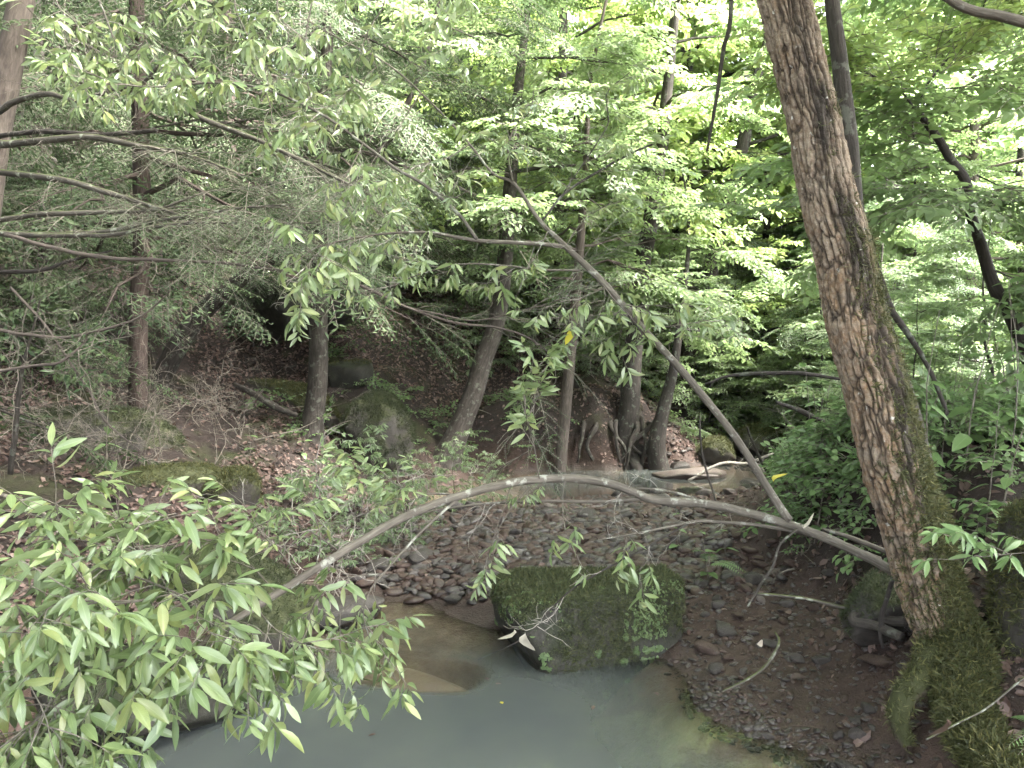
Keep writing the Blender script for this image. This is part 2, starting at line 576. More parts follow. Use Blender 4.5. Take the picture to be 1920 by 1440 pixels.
M['stone_dark'] = rock_mat('dark_wet_stone', (.03, .025, .024), (.055, .046, .043), (.09, .078, .072), None, 0, .35, 12)
M['stone_pale'] = rock_mat('pale_pink_stone', (.07, .055, .048), (.11, .09, .08), (.16, .137, .122), None, 0, .65, 12)


def hero_bark():
    k = NT('furrowed_mossy_bark')
    at_ = k.n('ShaderNodeAttribute', attribute_name='fissure').outputs['Fac']
    ms = k.n('ShaderNodeAttribute', attribute_name='mossy').outputs['Fac']
    dk = k.n('ShaderNodeAttribute', attribute_name='darkband').outputs['Fac']
    obj = k.n('ShaderNodeTexCoord').outputs['Object']
    n1 = k.noise(obj, 9.0, 5, .6)
    n2 = k.noise(obj, 60.0, 4, .6)
    n3 = k.noise(obj, 22.0, 4, .6)
    col = k.mix(k.range(n1, .35, .68), (.2, .155, .115), (.14, .095, .062))
    hz_ = k.n('ShaderNodeSeparateXYZ', {0: k.n('ShaderNodeNewGeometry').outputs['Position']}).outputs[2]
    tan = k.math('MULTIPLY', k.range(hz_, 2.5, 1.9), k.range(n1, .38, .58))
    col = k.mix(k.math('MULTIPLY', tan, .7), col, (.2, .125, .07))
    col = k.mix(k.range(n2, .38, .7, 0, .55), col, (.29, .255, .21))
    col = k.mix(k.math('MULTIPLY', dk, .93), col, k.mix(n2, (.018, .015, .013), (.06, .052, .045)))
    col = k.mix(k.math('MULTIPLY', k.range(n3, .66, .7), k.range(n1, .4, .55)), col, (.5, .49, .44))
    col = k.mix(k.math('MULTIPLY', at_, .95), col, (.022, .017, .013))
    col = k.mix(k.math('MULTIPLY', ms, .85), col, k.mix(n2, (.055, .058, .016), (.02, .02, .01)))
    b = k.n('ShaderNodeBump', {'Strength': .9, 'Distance': .012, 'Height': k.math('ADD', n2, n3)})
    p = k.n('ShaderNodeBsdfPrincipled', {'Base Color': col, 'Roughness': .9, 'Specular IOR Level': .2, 'Normal': b.outputs[0]})
    return k.surf(p.outputs[0])


M['hero_bark'] = hero_bark()


def ground_mat():
    k = NT('forest_floor_and_mud')
    g = k.n('ShaderNodeNewGeometry')
    pos = g.outputs['Position']
    xyz = k.n('ShaderNodeSeparateXYZ', {0: pos})
    n1 = k.noise(pos, 1.3, 5, .6)
    n2 = k.noise(pos, 11.0, 6, .65)
    n3 = k.noise(pos, 70.0, 4, .6)
    mud = k.mix(k.range(n2, .3, .7), (.021, .0125, .0095), (.05, .031, .024))
    duff = k.mix(k.range(n2, .3, .7), (.01, .0075, .0065), (.03, .02, .0165))
    zf = k.math('ADD', xyz.outputs[2], k.math('MULTIPLY', k.math('SUBTRACT', n1, .5), .3))
    col = k.mix(k.range(zf, .22, .45), mud, duff)
    mossf = k.math('MULTIPLY', k.range(n1, .52, .64), k.range(zf, .35, .7))
    col = k.mix(k.math('MULTIPLY', mossf, .75), col, k.mix(n3, (.045, .055, .015), (.02, .025, .01)))
    col = k.mix(k.range(n3, .55, .75, 0, .5), col, (.085, .06, .05))
    wet = k.range(xyz.outputs[2], .1, .0)
    col = k.mix(k.math('MULTIPLY', wet, .35), col, (.03, .023, .019))
    bed = k.range(xyz.outputs[2], .0, -.04)
    col = k.mix(bed, col, k.mix(k.range(n2, .35, .65), (.15, .105, .078), (.25, .185, .14)))
    b = k.n('ShaderNodeBump', {'Strength': .7, 'Distance': .03, 'Height': k.math('ADD', n2, k.math('MULTIPLY', n3, .5))})
    p = k.n('ShaderNodeBsdfPrincipled', {'Base Color': col, 'Roughness': k.range(wet, 0, 1, .85, .45), 'Specular IOR Level': .3, 'Normal': b.outputs[0]})
    return k.surf(p.outputs[0])


def water_mat():
    k = NT('turbid_stream_water')
    dep = k.n('ShaderNodeAttribute', attribute_name='depth').outputs['Fac']
    pos = k.n('ShaderNodeNewGeometry').outputs['Position']
    n1 = k.noise(pos, 1.6, 3, .5)
    n2 = k.noise(pos, 9.0, 3, .5, .6)
    murk = k.mix(k.range(n1, .3, .7), (.056, .063, .063), (.073, .08, .073))
    d = k.n('ShaderNodeBsdfDiffuse', {'Color': murk})
    t = k.n('ShaderNodeBsdfTransparent', {'Color': (.9, .88, .82, 1)})
    cover = k.math('SUBTRACT', 1.0, k.math('EXPONENT', k.math('MULTIPLY', k.math('MAXIMUM', dep, 0.0), -5.0)))
    body = k.n('ShaderNodeMixShader', {0: cover, 1: t.outputs[0], 2: d.outputs[0]})
    b = k.n('ShaderNodeBump', {'Strength': .035, 'Distance': .02, 'Height': k.math('ADD', n2, n1)})
    gl = k.n('ShaderNodeBsdfGlossy', {'Roughness': .03, 'Color': (1, 1, 1, 1), 'Normal': b.outputs[0]})
    fr = k.n('ShaderNodeFresnel', {'IOR': 1.33, 'Normal': b.outputs[0]})
    mx = k.n('ShaderNodeMixShader', {0: fr.outputs[0], 1: body.outputs[0], 2: gl.outputs[0]})
    return k.surf(mx.outputs[0])


# ------------------------------------------------------------------ terrain
CP = np.array([
    # pool
    (-1.5, 1.5, -.7), (0, 1.5, -.8), (0, 2.5, -.9), (-1, 2.8, -.7), (.55, 2.7, -.5), (-.3, 3.3, -.85), (-.9, 3.4, -.7), (.45, 3.3, -.35), (0, 3.75, -.6), (.5, 3.75, -.3),
    (-.6, 3.75, -.5), (-.6, 4.1, -.14), (-.3, 4.4, -.08), (-.6, 4.7, -.06), (-.95, 4.3, -.14), (-.15, 4.05, -.3), (-1.05, 3.7, -.5), (-1.4, 3.0, -.5),
    # shore
    (-.95, 5.15, .02), (-.55, 5.0, .0), (-.15, 4.7, .03), (.98, 4.05, .03), (.88, 3.65, -.01), (1.08, 3.4, .015), (1.28, 3.15, 0), (1.5, 2.6, 0), (1.8, 2.0, .05), (1.6, 3.0, .08), (.4, 4.6, .1),
    # bar
    (-.6, 5.6, .1), (.2, 5.6, .13), (1, 5.2, .15), (0, 6.5, .16), (1, 6.5, .2), (-1, 6.5, .06), (.5, 7.5, .14), (1.5, 7.2, .2), (-.5, 7.6, .08), (-1.2, 7.4, .04),
    # channel behind the bar
    (0, 8.9, -.13), (1, 9.1, -.16), (2, 9.4, -.16), (-.9, 8.5, -.05), (-1.5, 8.3, .06), (3, 10.2, -.15), (4, 12, -.12), (5, 14, -.1), (7, 18, -.05), (9, 24, 0), (14, 36, .3), (20, 50, .6), (-.3, 8.0, 0.0),
    (.6, 8.2, .04), (1.6, 8.3, .06), (2.2, 8.6, .0),
    # right shore and bank
    (1.3, 4.4, .12), (1.7, 3.8, .2), (1.5, 4.8, .22), (1.2, 4.8, .15), (1.85, 3.3, .34), (2.0, 2.7, .3), (1.75, 2.6, .1), (2.3, 3.2, .6), (2.6, 2.5, .7), (1.55, 3.4, .1),
    (1.75, 5.6, .3), (2.08, 5.15, .8), (2.25, 4.6, .9), (1.85, 4.9, .3), (1.88, 5.2, .34), (2.0, 4.55, .42), (2.15, 4.0, .6), (2.8, 5.5, .98), (3.2, 6, 1.05), (3, 4, 1.0), (4, 7, 1.1), (2.6, 6.5, .75), (1.9, 6.9, .22), (2.25, 7.2, .2), (2.1, 6.2, .3), (2.7, 7.8, .3), (3.3, 8.8, .16), (4.4, 9.7, .5),
    (5, 9, 1.1), (6.2, 12, 1.0), (7, 8, 1.5), (10, 10, 1.8), (10, 20, 1.3), (5, 5, 1.3), (8, 4, 1.8), (5, 2, 1.4), (12, 28, 1.5), (18, 36, 1.8),
    # left bank
    (-1.5, 4.3, .15), (-1.35, 4.9, .12), (-2, 4, .25), (-2, 3, .1), (-2.3, 2, .1), (-2.5, 5, .45), (-3.2, 5, .6), (-3.5, 4, .6), (-2, 6, .36), (-2.5, 7, .55), (-1.5, 7.0, .2), (-3.5, 7, .85), (-4, 9, 1.3), (-4.5, 6, 1.0),
    (-1.7, 8.9, .25), (-2.2, 8.5, .68), (-.85, 9.8, .3), (0, 10.05, .04), (1.0, 10.5, .06), (-.3, 10.25, .05), (-.3, 10.5, .6), (.4, 10.3, .03), (.4, 10.58, .75), (1.1, 10.45, .03), (1.1, 10.75, .85), (1.75, 10.65, .03), (1.75, 10.95, .75), (1.5, 11.3, .95), (2.3, 10.8, .1), (-3.1, 8.2, .85),
    (0, 11.2, .8), (1, 11.5, .8), (-1, 11, .9), (-2, 10, 1.2), (-3, 11, 1.9), (-2, 12, 2.1), (0, 13, 1.9), (1.3, 12.5, 1.3), (2.5, 12.5, .45), (3, 14, .9), (-5, 12, 3.0), (-4, 14, 3.4), (0, 16, 3.2), (-2, 18, 5), (3, 18, 1.8),
    (-3.0, 9.9, 1.15), (-3.2, 10.3, 1.3), (-4.6, 10, 2.0),
    (-8, 10, 3.4), (-8, 20, 8), (0, 25, 6), (5, 25, 3), (10, 32, 2.5), (-10, 5, 2.8), (-15, 15, 9), (-20, 30, 18), (0, 45, 10), (20, 60, 3), (25, 15, 4), (25, 0, 4), (-20, 0, 7), (0, 80, 14), (40, 80, 8), (-40, 60, 28), (40, 30, 5),
    (0, 0, .15), (0, -2, .3), (1, .5, .2), (-1, .5, .1), (3, 0, .8), (-3, 0, .6), (0, -20, 2), (30, -20, 4), (-30, -20, 8), (-60, 0, 20), (60, 40, 10), (60, 0, 8), (0, 110, 18), (60, 110, 14), (-60, 110, 36)], float)


def _phi(r):
    return np.sqrt(r * r + .09)


_A = _phi(np.linalg.norm(CP[:, None, :2] - CP[None, :, :2], axis=-1))
_W = np.linalg.solve(_A + 1e-6 * np.eye(len(CP)), CP[:, 2] - .5)


def H(x, y, detail=True):
    x = np.asarray(x, float)
    y = np.asarray(y, float)
    xy = np.stack([x, y], -1).reshape(-1, 2)
    z = np.empty(len(xy))
    for i in range(0, len(xy), 20000):
        z[i:i + 20000] = _phi(np.linalg.norm(xy[i:i + 20000, None] - CP[None, :, :2], axis=-1)) @ _W + .5
    if detail:
        amp = np.clip((z + .05) / .5, .12, 1)
        p = np.c_[xy, np.zeros(len(xy))]
        z = z + amp * (.10 * fbm(p * 1.1, 3, 5) + .045 * fbm(p * 4.5, 3, 9))
        z = z + .012 * fbm(p * 14, 2, 3) * np.clip((30 - np.abs(xy[:, 1])) / 20, 0, 1)
    return z.reshape(x.shape)


def hz(x, y):
    return float(H(np.array([x]), np.array([y]))[0])


def axis(a, b, fine, lo, hi, grow=1.09):
    v = [a]
    while v[-1] < b:
        v.append(v[-1] + fine)
    s = fine
    while v[-1] < hi:
        s *= grow
        v.append(v[-1] + s)
    s = fine
    while v[0] > lo:
        s *= grow
        v.insert(0, v[0] - s)
    return np.array(v)


def make_ground():
    xs = axis(-5.5, 5.0, .05, -70, 70)
    ys = axis(1.0, 12.5, .055, -30, 120)
    X, Y = np.meshgrid(xs, ys, indexing='ij')
    Z = H(X, Y)
    mb = MB()
    q = grid_quads(len(xs), len(ys))
    mb.add(np.stack([X, Y, Z], -1), q[:, ::-1])
    o = mb.build('ground', ground_mat())
    tag(o, kind='structure')
    # water: one level sheet, as deep as the bed below it
    xs = np.arange(-6, 24, .12)
    ys = np.arange(-4, 60, .12)
    xs = axis(-2.5, 3, .035, -7, 26)
    ys = axis(2.5, 5.5, .035, -5, 60)
    X, Y = np.meshgrid(xs, ys, indexing='ij')
    D = -H(X, Y)
    ca, sa = math.cos(-.25), math.sin(-.25)
    u, v = (X + .52) * ca + (Y - 3.98) * sa, -(X + .52) * sa + (Y - 3.98) * ca
    on = np.clip((1.15 - (np.abs(u) / .42) ** 3 - (np.abs(v) / .23) ** 3) / .5, 0, 1)      # the sunk slab makes it shallow
    D = D * (1 - on) + np.minimum(D, .06) * on
    mb = MB()
    mb.add(np.stack([X, Y, 0 * X], -1), grid_quads(len(xs), len(ys))[:, ::-1])
    o = mb.build('water', water_mat())
    tag(o, kind='structure')
    at_ = o.data.attributes.new('depth', 'FLOAT', 'POINT')
    at_.data.foreach_set('value', D.ravel().astype(np.float32))


make_ground()


# ------------------------------------------------------------------ rocks
def ico(sub):
    bm = bmesh.new()
    bmesh.ops.create_icosphere(bm, subdivisions=sub, radius=1)
    V = np.array([v.co[:] for v in bm.verts])
    bm.verts.ensure_lookup_table()
    T = np.array([[v.index for v in f.verts] for f in bm.faces])
    bm.free()
    return V, T


ICO = {s: ico(s) for s in (2, 3, 4, 5)}


def rock_arrays(seed, size=(1, 1, 1), sub=3, cuts=7, rough=.18, edge=.8, detail=.03, boxy=1.0):
    rng = RS(seed)
    V, T = ICO[sub]
    V = np.sign(V) * np.abs(V) ** boxy
    V *= 1 + rough * fbm(V * 1.3 + seed * 3.1, 3, seed)[:, None]
    for _ in range(cuts):
        n = norm(rng.randn(3) * [1, 1, .8])
        d = V @ n
        lim = rng.uniform(.5, .85)
        V -= np.maximum(d - lim, 0)[:, None] * n * edge
    if detail:
        N = norm(V)
        V += N * (detail * fbm(V * 6 + seed, 4, seed + 3))[:, None]
    V *= np.array(size)
    mb = MB()
    mb.add(V, None, T)
    return mb.arrays()


def rotz(a):
    c, s = math.cos(a), math.sin(a)
    return np.array([[c, -s, 0], [s, c, 0], [0, 0, 1.0]])


def moss_on(arr, loc, rng, n, minz, mat, parent, dens=None, scale=1.0, seed=0):
    """tufts of moss standing on the upward faces of a rock or trunk mesh"""
    V, U, Q, T, QM, TM = arr
    tri = np.vstack([T, Q[:, [0, 1, 2]], Q[:, [0, 2, 3]]]) if len(Q) else T
    a, b, c = V[tri[:, 0]], V[tri[:, 1]], V[tri[:, 2]]
    nn = np.cross(b - a, c - a)
    ar = np.linalg.norm(nn, axis=1)
    nn = norm(nn)
    ce = (a + b + c) / 3
    w = ar * np.clip((nn[:, 2] - minz + .9 * fbm(ce * 3.2, 3, seed)) * 2.5, 0, 1)
    if dens is not None:
        w = ar * dens(ce, nn)
    if w.sum() <= 0:
        return None
    i = rng.choice(len(tri), n, p=w / w.sum())
    r = rng.rand(n, 2)
    r[r.sum(1) > 1] = 1 - r[r.sum(1) > 1]
    P = a[i] + (b - a)[i] * r[:, :1] + (c - a)[i] * r[:, 1:] + np.asarray(loc)
    mb = MB()
    Z = nn[i] + rng.randn(n, 3) * .35 + [0, 0, .15]
    X = np.cross(rng.randn(n, 3), Z)
    R = frames(X, Z, rng.uniform(.6, 1.5, n) * scale)
    mb.scatter_mix(MOSS, R, P, rng)
    return mb.build('moss', mat, parent, False)


def boulder(name, label, loc, size, seed, mat, rz=0, moss_n=0, minz=.2, sub=5, cuts=7, mossmat='moss', scale=1.0, tilt=0, cat='boulder', extra=None, rough=.18, boxy=.8):
    arr = list(rock_arrays(seed, size, sub, cuts, rough, boxy=boxy))
    R = rotz(rz) @ np.array([[math.cos(tilt), 0, math.sin(tilt)], [0, 1, 0], [-math.sin(tilt), 0, math.cos(tilt)]])
    arr[0] = arr[0] @ R.T
    t = thing(name, label, cat, loc)
    mb = MB()
    mb.add(arr[0] + np.asarray(loc), None, arr[3])
    mb.build('rock', M[mat], t)
    if moss_n:
        moss_on(arr, loc, RS(seed), moss_n, minz, M[mossmat], t, None, scale, seed)
    if extra:
        extra(arr, loc, t)
    return t, arr


def small_leaf_cover(n, seed, dens=None, minz=-.2):
    def f(arr, loc, t):
        rng = RS(seed)
        V, T = arr[0], arr[3]
        a, b, c = V[T[:, 0]], V[T[:, 1]], V[T[:, 2]]
        nn = np.cross(b - a, c - a)
        ar = np.linalg.norm(nn, axis=1)
        nn = norm(nn)
        ce = (a + b + c) / 3
        w = ar * np.clip(fbm(ce * 4.5, 3, seed) * 4 + .15, 0, 1) * (nn[:, 2] > minz)
        i = rng.choice(len(T), n, p=w / w.sum())
        P = ce[i] + np.asarray(loc) + nn[i] * .006
        D = np.cross(rng.randn(n, 3), nn[i]) + [0, 0, -.3]
        mb = MB()
        mb.scatter_mix([leaf(.028, .016, .3, .3, 1), leaf(.02, .014, .1, .2, 1)], frames(D, nn[i] + rng.randn(n, 3) * .3, rng.uniform(.5, 1.3, n)), P, rng)
        mb.build('creeping_leaves', M['grey_green'], t, False)
    return f


boulder('boulder', 'large mossy boulder standing in the pool at the tip of the gravel bar', (.55, 4.38, -.02), (.66, .42, .38), 12, 'boulder', .06, 13000, -.1, 5, 4, 'moss_boulder', .8, extra=small_leaf_cover(3500, 4), boxy=.3, rough=.16)
boulder('boulder', 'dark wet boulder half sunk in the pool under the drooping leafy branch', (-1.72, 3.5, .1), (.55, .4, .27), 21, 'boulder', .2, 900, .5, 5, 8, 'moss_dark', .8, extra=small_leaf_cover(350, 8))
boulder('boulder', 'mossy brown boulder sloping to the water behind the drooping leafy branch', (-1.78, 4.55, .12), (.62, .42, .36), 33, 'rock_moss', -.35, 2600, .2, 5, 7, 'moss_dark', .9, tilt=.3)
boulder('boulder', 'small green mossy rock on the left bank above the drooping leafy branch', (-2.3, 6.15, .5), (.24, .26, .24), 41, 'rock_moss', .3, 2600, .0, 4, 6, 'moss', 1.0)
boulder('boulder', 'low mossy rock with litter on top beside the small green rock', (-2.95, 6.4, .55), (.5, .35, .2), 44, 'rock_moss', .1, 1800, .3, 4, 6, 'moss', 1.0)
boulder('boulder', 'steep mossy outcrop on the left bank below the reddish trunk', (-3.75, 6.8, .7), (.75, .5, .45), 52, 'rock_moss', .5, 4500, .1, 5, 6, 'moss_dark', 1.3)
boulder('boulder', 'mossy outcrop at the foot of the slope beside the dark flared trunk', (-1.72, 9.3, .55), (.5, .45, .55), 57, 'rock_moss', .2, 3000, .0, 5, 6, 'moss_dark', 1.4)
boulder('boulder', 'long rock ledge with a mossy lip below the dark hollow', (-2.75, 9.55, .95), (.75, .35, .3), 63, 'rock_moss', -.35, 2500, .3, 5, 7, 'moss', 1.4, tilt=.22)
boulder('boulder', 'dark rock slab added over the hollow on the slope to shade it', (-3.05, 10.6, 2.15), (1.2, .75, .42), 67, 'boulder', -.25, 1500, .4, 5, 8, 'moss_dark', 1.5, tilt=.1)  # slab added as a roof so that the hollow falls dark
boulder('boulder', 'grey rock wedged into the slope at the mouth of the hollow', (-2.15, 10.0, 1.35), (.34, .3, .24), 71, 'boulder', .4, 300, .6, 4, 8)
boulder('slab', 'flat brown sandstone slab lying under shallow water in the pool', (-.52, 3.98, -.15), (.42, .24, .1), 82, 'slab_pale', -.25, 0, sub=4, cuts=6, cat='rock slab')
boulder('slab', 'flat grey stone slab resting on the pool edge beneath the arched stem', (-1.1, 4.75, .05), (.34, .26, .1), 85, 'stone_grey', .5, 0, sub=4, cuts=8, cat='rock slab')
boulder('slab', 'pale sandy slab at the far water edge beside the undercut roots', (2.3, 9.95, .0), (.5, .36, .1), 91, 'stone_pale', .3, 0, sub=4, cuts=6, cat='rock slab')
boulder('boulder', 'small mossy rock beside the far stream bend', (2.95, 11.0, .12), (.3, .28, .24), 94, 'rock_moss', 0, 700, .2, 4, 7, 'moss', 1.5)
boulder('boulder', 'dark rock with mossy cap at the far bend behind the leaning stem', (3.9, 11.6, .2), (.55, .4, .3), 97, 'rock_moss', .4, 900, .2, 4, 7, 'moss', 1.6)
boulder('boulder', 'moss blanketed boulder at the right edge beside the leaning tree', (2.42, 3.05, .62), (.4, .42, .52), 101, 'rock_moss', .3, 6500, -.35, 5, 4, 'moss', 1.1)
boulder('boulder', 'dark green rock tucked behind the foot of the leaning tree', (1.88, 3.75, .42), (.24, .2, .2), 104, 'rock_moss', .6, 1200, -.1, 4, 6, 'moss_dark', .9)

# ------------------------------------------------------------------ stones and gravel of the bar
rng = RS(5)
PEB = [rock_arrays(200 + i, (1, .75, .38), 2, 6, .2, .8, 0) for i in range(8)]
STO = []
for i in range(8):
    mb_ = MB()
    a_ = rock_arrays(230 + i, (1, .72, .42), 3, 9, .2, .85, .03)
    mb_.add(a_[0], None, a_[3])
    STO.append([mb_.mesh('stone', M[m]) for m in ('stone_red', 'stone_grey', 'stone_dark', 'stone_pale')])


def on_bar(x, y):
    """gravel lies on the bar and thins out up the right-hand mud"""
    z = H(x, y, False)
    e = np.clip((z + .06) / .06, 0, 1) * np.clip((.36 - z) / .1, 0, 1)
    e *= np.clip((y - (4.75 - .45 * np.clip(x, -1.2, 0))) / .3, 0, 1)
    e *= np.clip((8.4 - y) / .4, 0, 1) * np.clip((1.9 - x) / .5, 0, 1) * np.clip((x + 1.6) / .3, 0, 1)
    return e


n = 26000
x, y = rng.uniform(-1.7, 2.2, n), rng.uniform(4.4, 8.6, n)
k = rng.rand(n) < on_bar(x, y)
x, y = np.r_[x[k], rng.uniform(1.5, 4.6, 2600)], np.r_[y[k], rng.uniform(8.4, 12.6, 2600)]
k = H(x, y) > -.06
x, y = x[k], y[k]
mb = MB()
s = .012 + .07 * rng.rand(len(x)) ** 3
R = frames(np.c_[rng.randn(len(x), 2), rng.randn(len(x)) * .2], np.c_[rng.randn(len(x), 2) * .25, np.ones(len(x))], s)
P = np.c_[x, y, H(x, y) + s * .18]
sel = rng.randint(0, 4, len(x))
for mi in range(4):
    c = rng.randint(0, 8, len(x))
    for i in range(8):
        kk = (sel == mi) & (c == i)
        V, U, Q, T, QM, TM = PEB[i]
        mb.scatter((V, U, Q, T, QM, TM + mi), R[kk], P[kk])
o = mb.build('gravel', [M['stone_red'], M['stone_grey'], M['stone_dark'], M['stone_red']])
tag(o, 'reddish brown river gravel covering the low bar behind the pool', 'gravel', kind='stuff')

# sparse grit on the mud of the right shore
n = 22000
x, y = rng.uniform(.6, 2.3, n), rng.uniform(2.5, 5.3, n)
z = H(x, y)
k = (z > -.03) & (z < .45) & (rng.rand(n) < .25 + .75 * np.clip(fbm(np.c_[x, y, 0 * x] * 2.2, 3, 4) * 3, 0, 1))
x, y, z = x[k], y[k], z[k]
mb = MB()
s = .005 + .022 * rng.rand(len(x)) ** 3
R = frames(np.c_[rng.randn(len(x), 2), rng.randn(len(x)) * .2], np.c_[rng.randn(len(x), 2) * .25, np.ones(len(x))], s)
sel = rng.randint(0, 3, len(x))
for mi in range(3):
    kk = sel == mi
    V, U, Q, T, QM, TM = PEB[mi]
    mb.scatter((V, U, Q, T, QM, TM + mi), R[kk], np.c_[x, y, z + s * .12][kk])
o = mb.build('grit', [M['stone_red'], M['stone_dark'], M['stone_grey']])
tag(o, 'loose grit and shingle strewn over the red mud shore', 'grit', kind='stuff')

COLW = ['reddish brown', 'grey brown', 'dark wet', 'pale pinkish']


def zone(x, y):
    if y > 8.25:
        return 'in the far stream channel'
    if x > 1.0 and y < 4.9:
        return 'on the red mud shore'
    if y < 5.35:
        return 'at the pool edge of the gravel bar'
    if y < 6.2:
        return 'on the front slope of the gravel bar'
    if y < 7.3:
        return 'on the crest of the gravel bar'
    return 'at the back of the gravel bar'


placed = []
for i in range(275):
    if i >= 230:
        for _ in range(60):
            x, y = rng.uniform(1.6, 4.8), rng.uniform(8.3, 12.5)
            if -.14 < hz(x, y) < .12:
                break
        s = rng.uniform(.07, .2)
    elif i < 165:
        for _ in range(60):
            x, y = rng.uniform(-1.5, 1.8), rng.uniform(4.6, 8.2)
            if rng.rand() < on_bar(np.array([x]), np.array([y]))[0]:
                break
        s = rng.uniform(.035, .09) if i > 14 else rng.uniform(.09, .16)
    else:
        for _ in range(60):
            x, y = rng.uniform(.9, 2.1), rng.uniform(2.8, 5.2)
            if -.02 < hz(x, y) < .4:
                break
        s = rng.uniform(.02, .06) if i > 172 else rng.uniform(.07, .11)
    if any((x - a) ** 2 + (y - b) ** 2 < (.75 * (s + c)) ** 2 for a, b, c in placed):
        continue
    placed.append((x, y, s))
    ci = rng.choice(4, p=[.42, .3, .22, .06]) if i < 230 else rng.choice(4, p=[.2, .3, .2, .3])
    o = bpy.data.objects.new('stone', STO[rng.randint(8)][ci])
    C.objects.link(o)
    flat = rng.uniform(.7, 1.3)
    o.location = (x, y, hz(x, y) + s * .2)
    o.scale = (s, s * rng.uniform(.8, 1.2), s * flat)
    o.rotation_euler = (rng.randn() * .18, rng.randn() * .18, rng.rand() * 6.28)
    sz = 'large' if s > .09 else 'fist sized' if s > .05 else 'small'
    sh = 'flat' if flat < .95 else 'rounded' if flat < 1.12 else 'blocky'
    zn = zone(x, y)
    tag(o, f'{sz} {sh} {COLW[ci]} stone {zn}', 'stone', f'{sz} {sh} {COLW[ci]} stones {zn}')

# ------------------------------------------------------------------ dead leaves on the slopes
n = 190000
x, y = rng.uniform(-7, 6, n), 2.5 + 14 * rng.rand(n) ** 1.15
z = H(x, y)
dens = np.where(z > .28, .9, 0) + np.where((z > .03) & (z <= .28) & ((x > 1) | (x < -1.2)), .3, 0) + np.where((z > .03) & (x > -1.2) & (x <= 3) & (y > 9), .8, 0)
dens = np.maximum(dens, np.where((z > .05) & (y > 5) & (y < 8.4) & (x > -1.3) & (x < 2), .1, 0))
dens *= np.clip(.3 + 2.2 * fbm(np.c_[x, y, 0 * x] * .9, 3, 77) + np.where((x > -3.6) & (x < 2), .3, 0), .08, 1)
k = rng.rand(n) < dens
x, y, z = x[k], y[k], z[k]
e = .05
N = norm(np.c_[-(H(x + e, y) - H(x - e, y)) / (2 * e), -(H(x, y + e) - H(x, y - e)) / (2 * e), np.ones(len(x))])
N = N + rng.randn(len(x), 3) * .35
D = np.cross(rng.randn(len(x), 3), N)
mb = MB()
mb.scatter_mix(DEAD, frames(D, N, rng.uniform(.25, .95, len(x))), np.c_[x, y, z + .006 + .015 * rng.rand(len(x))], rng)
o = mb.build('leaf_litter', M['dead'], None, False)
tag(o, 'brown fallen leaves covering the stream banks and the hillside', 'leaf litter', kind='stuff')

# ------------------------------------------------------------------ plants: helpers
ZUP = np.array([0, 0, 1.0])


def foliate(mb, path, tpls, rng, n, s0=.3, scale=1.0, spread=.9, pitch=0.0, tip=True, flat=.15):
    """shoots or sprays along a branch path"""
    path = np.asarray(path, float)[:, :3]
    d = np.r_[0, np.cumsum(np.linalg.norm(np.diff(path, axis=0), axis=1))]
    s = np.clip(s0 + (1 - s0) * (np.arange(n) + rng.rand(n)) / n, 0, 1)
    if tip:
        s[-1] = 1
    P = np.stack([np.interp(s * d[-1], d, path[:, k]) for k in range(3)], -1)
    Tn = norm(np.stack([np.interp(np.clip(s + .04, 0, 1) * d[-1], d, path[:, k]) - np.interp(np.clip(s - .06, 0, 1) * d[-1], d, path[:, k]) for k in range(3)], -1))
    side = norm(np.cross(Tn, ZUP) + 1e-6)
    sg = np.where(np.arange(n) % 2, 1, -1) * rng.uniform(.4, 1.2, n)
    D = Tn * .6 + side * (sg * spread)[:, None] + ZUP * (pitch + rng.randn(n) * .22)[:, None]
    if tip:
        D[-1] = Tn[-1]
    U = ZUP + rng.randn(n, 3) * flat
    mb.scatter_mix(tpls, frames(D, U, scale * rng.uniform(.7, 1.2, n)), P, rng)


def crook(p, d, L, r, rng, n=5, bend=.35, droop=0.0):
    d = norm(np.asarray(d, float))
    P = [np.asarray(p, float)]
    for i in range(n):
        d = norm(d + rng.randn(3) * bend * .5 + [0, 0, -droop])
        P.append(P[-1] + d * L / n)
    P = np.array(P)
    return np.c_[P, r * np.linspace(1, .35, n + 1)]


def twiggy(mb, path, rng, n, L, r, lev=2, m=0, s0=.2, bend=.5, up=0.0):
    """bare crooked side twigs"""
    path = np.asarray(path, float)
    d = np.linspace(0, 1, len(path))
    for i in range(n):
        s = s0 + (1 - s0) * rng.rand()
        p = np.array([np.interp(s, d, path[:, k]) for k in range(3)])
        j = min(int(s * (len(path) - 1)), len(path) - 2)
        t = norm(path[j + 1, :3] - path[j, :3])
        q = crook(p, t * .7 + rng.randn(3) * .6 + [0, 0, up], L * rng.uniform(.5, 1.3), r, rng, 5, bend)
        tube(mb, q, 4, m)
        if lev > 1:
            twiggy(mb, q, rng, 3, L * .5, r * .6, lev - 1, m, .2, bend, up)


def ground_path(path):
    """run a trunk path (base first) down into the ground"""
    p = path[0].copy()
    d = path[1] - path[0]
    g = hz(p[0], p[1])
    if p[2] > g - .1:
        k = (p[2] - g + .18) / max(d[2], .2)
        k = min(k, 1.5 / max(np.linalg.norm(d[:2]), 1e-3))
        q = np.r_[p[:2] - d[:2] * k * .6, g - .2, p[3] * 1.12]
        q[2] = min(q[2], hz(q[0], q[1]) - .15)
        return np.vstack([q, path])
    return path


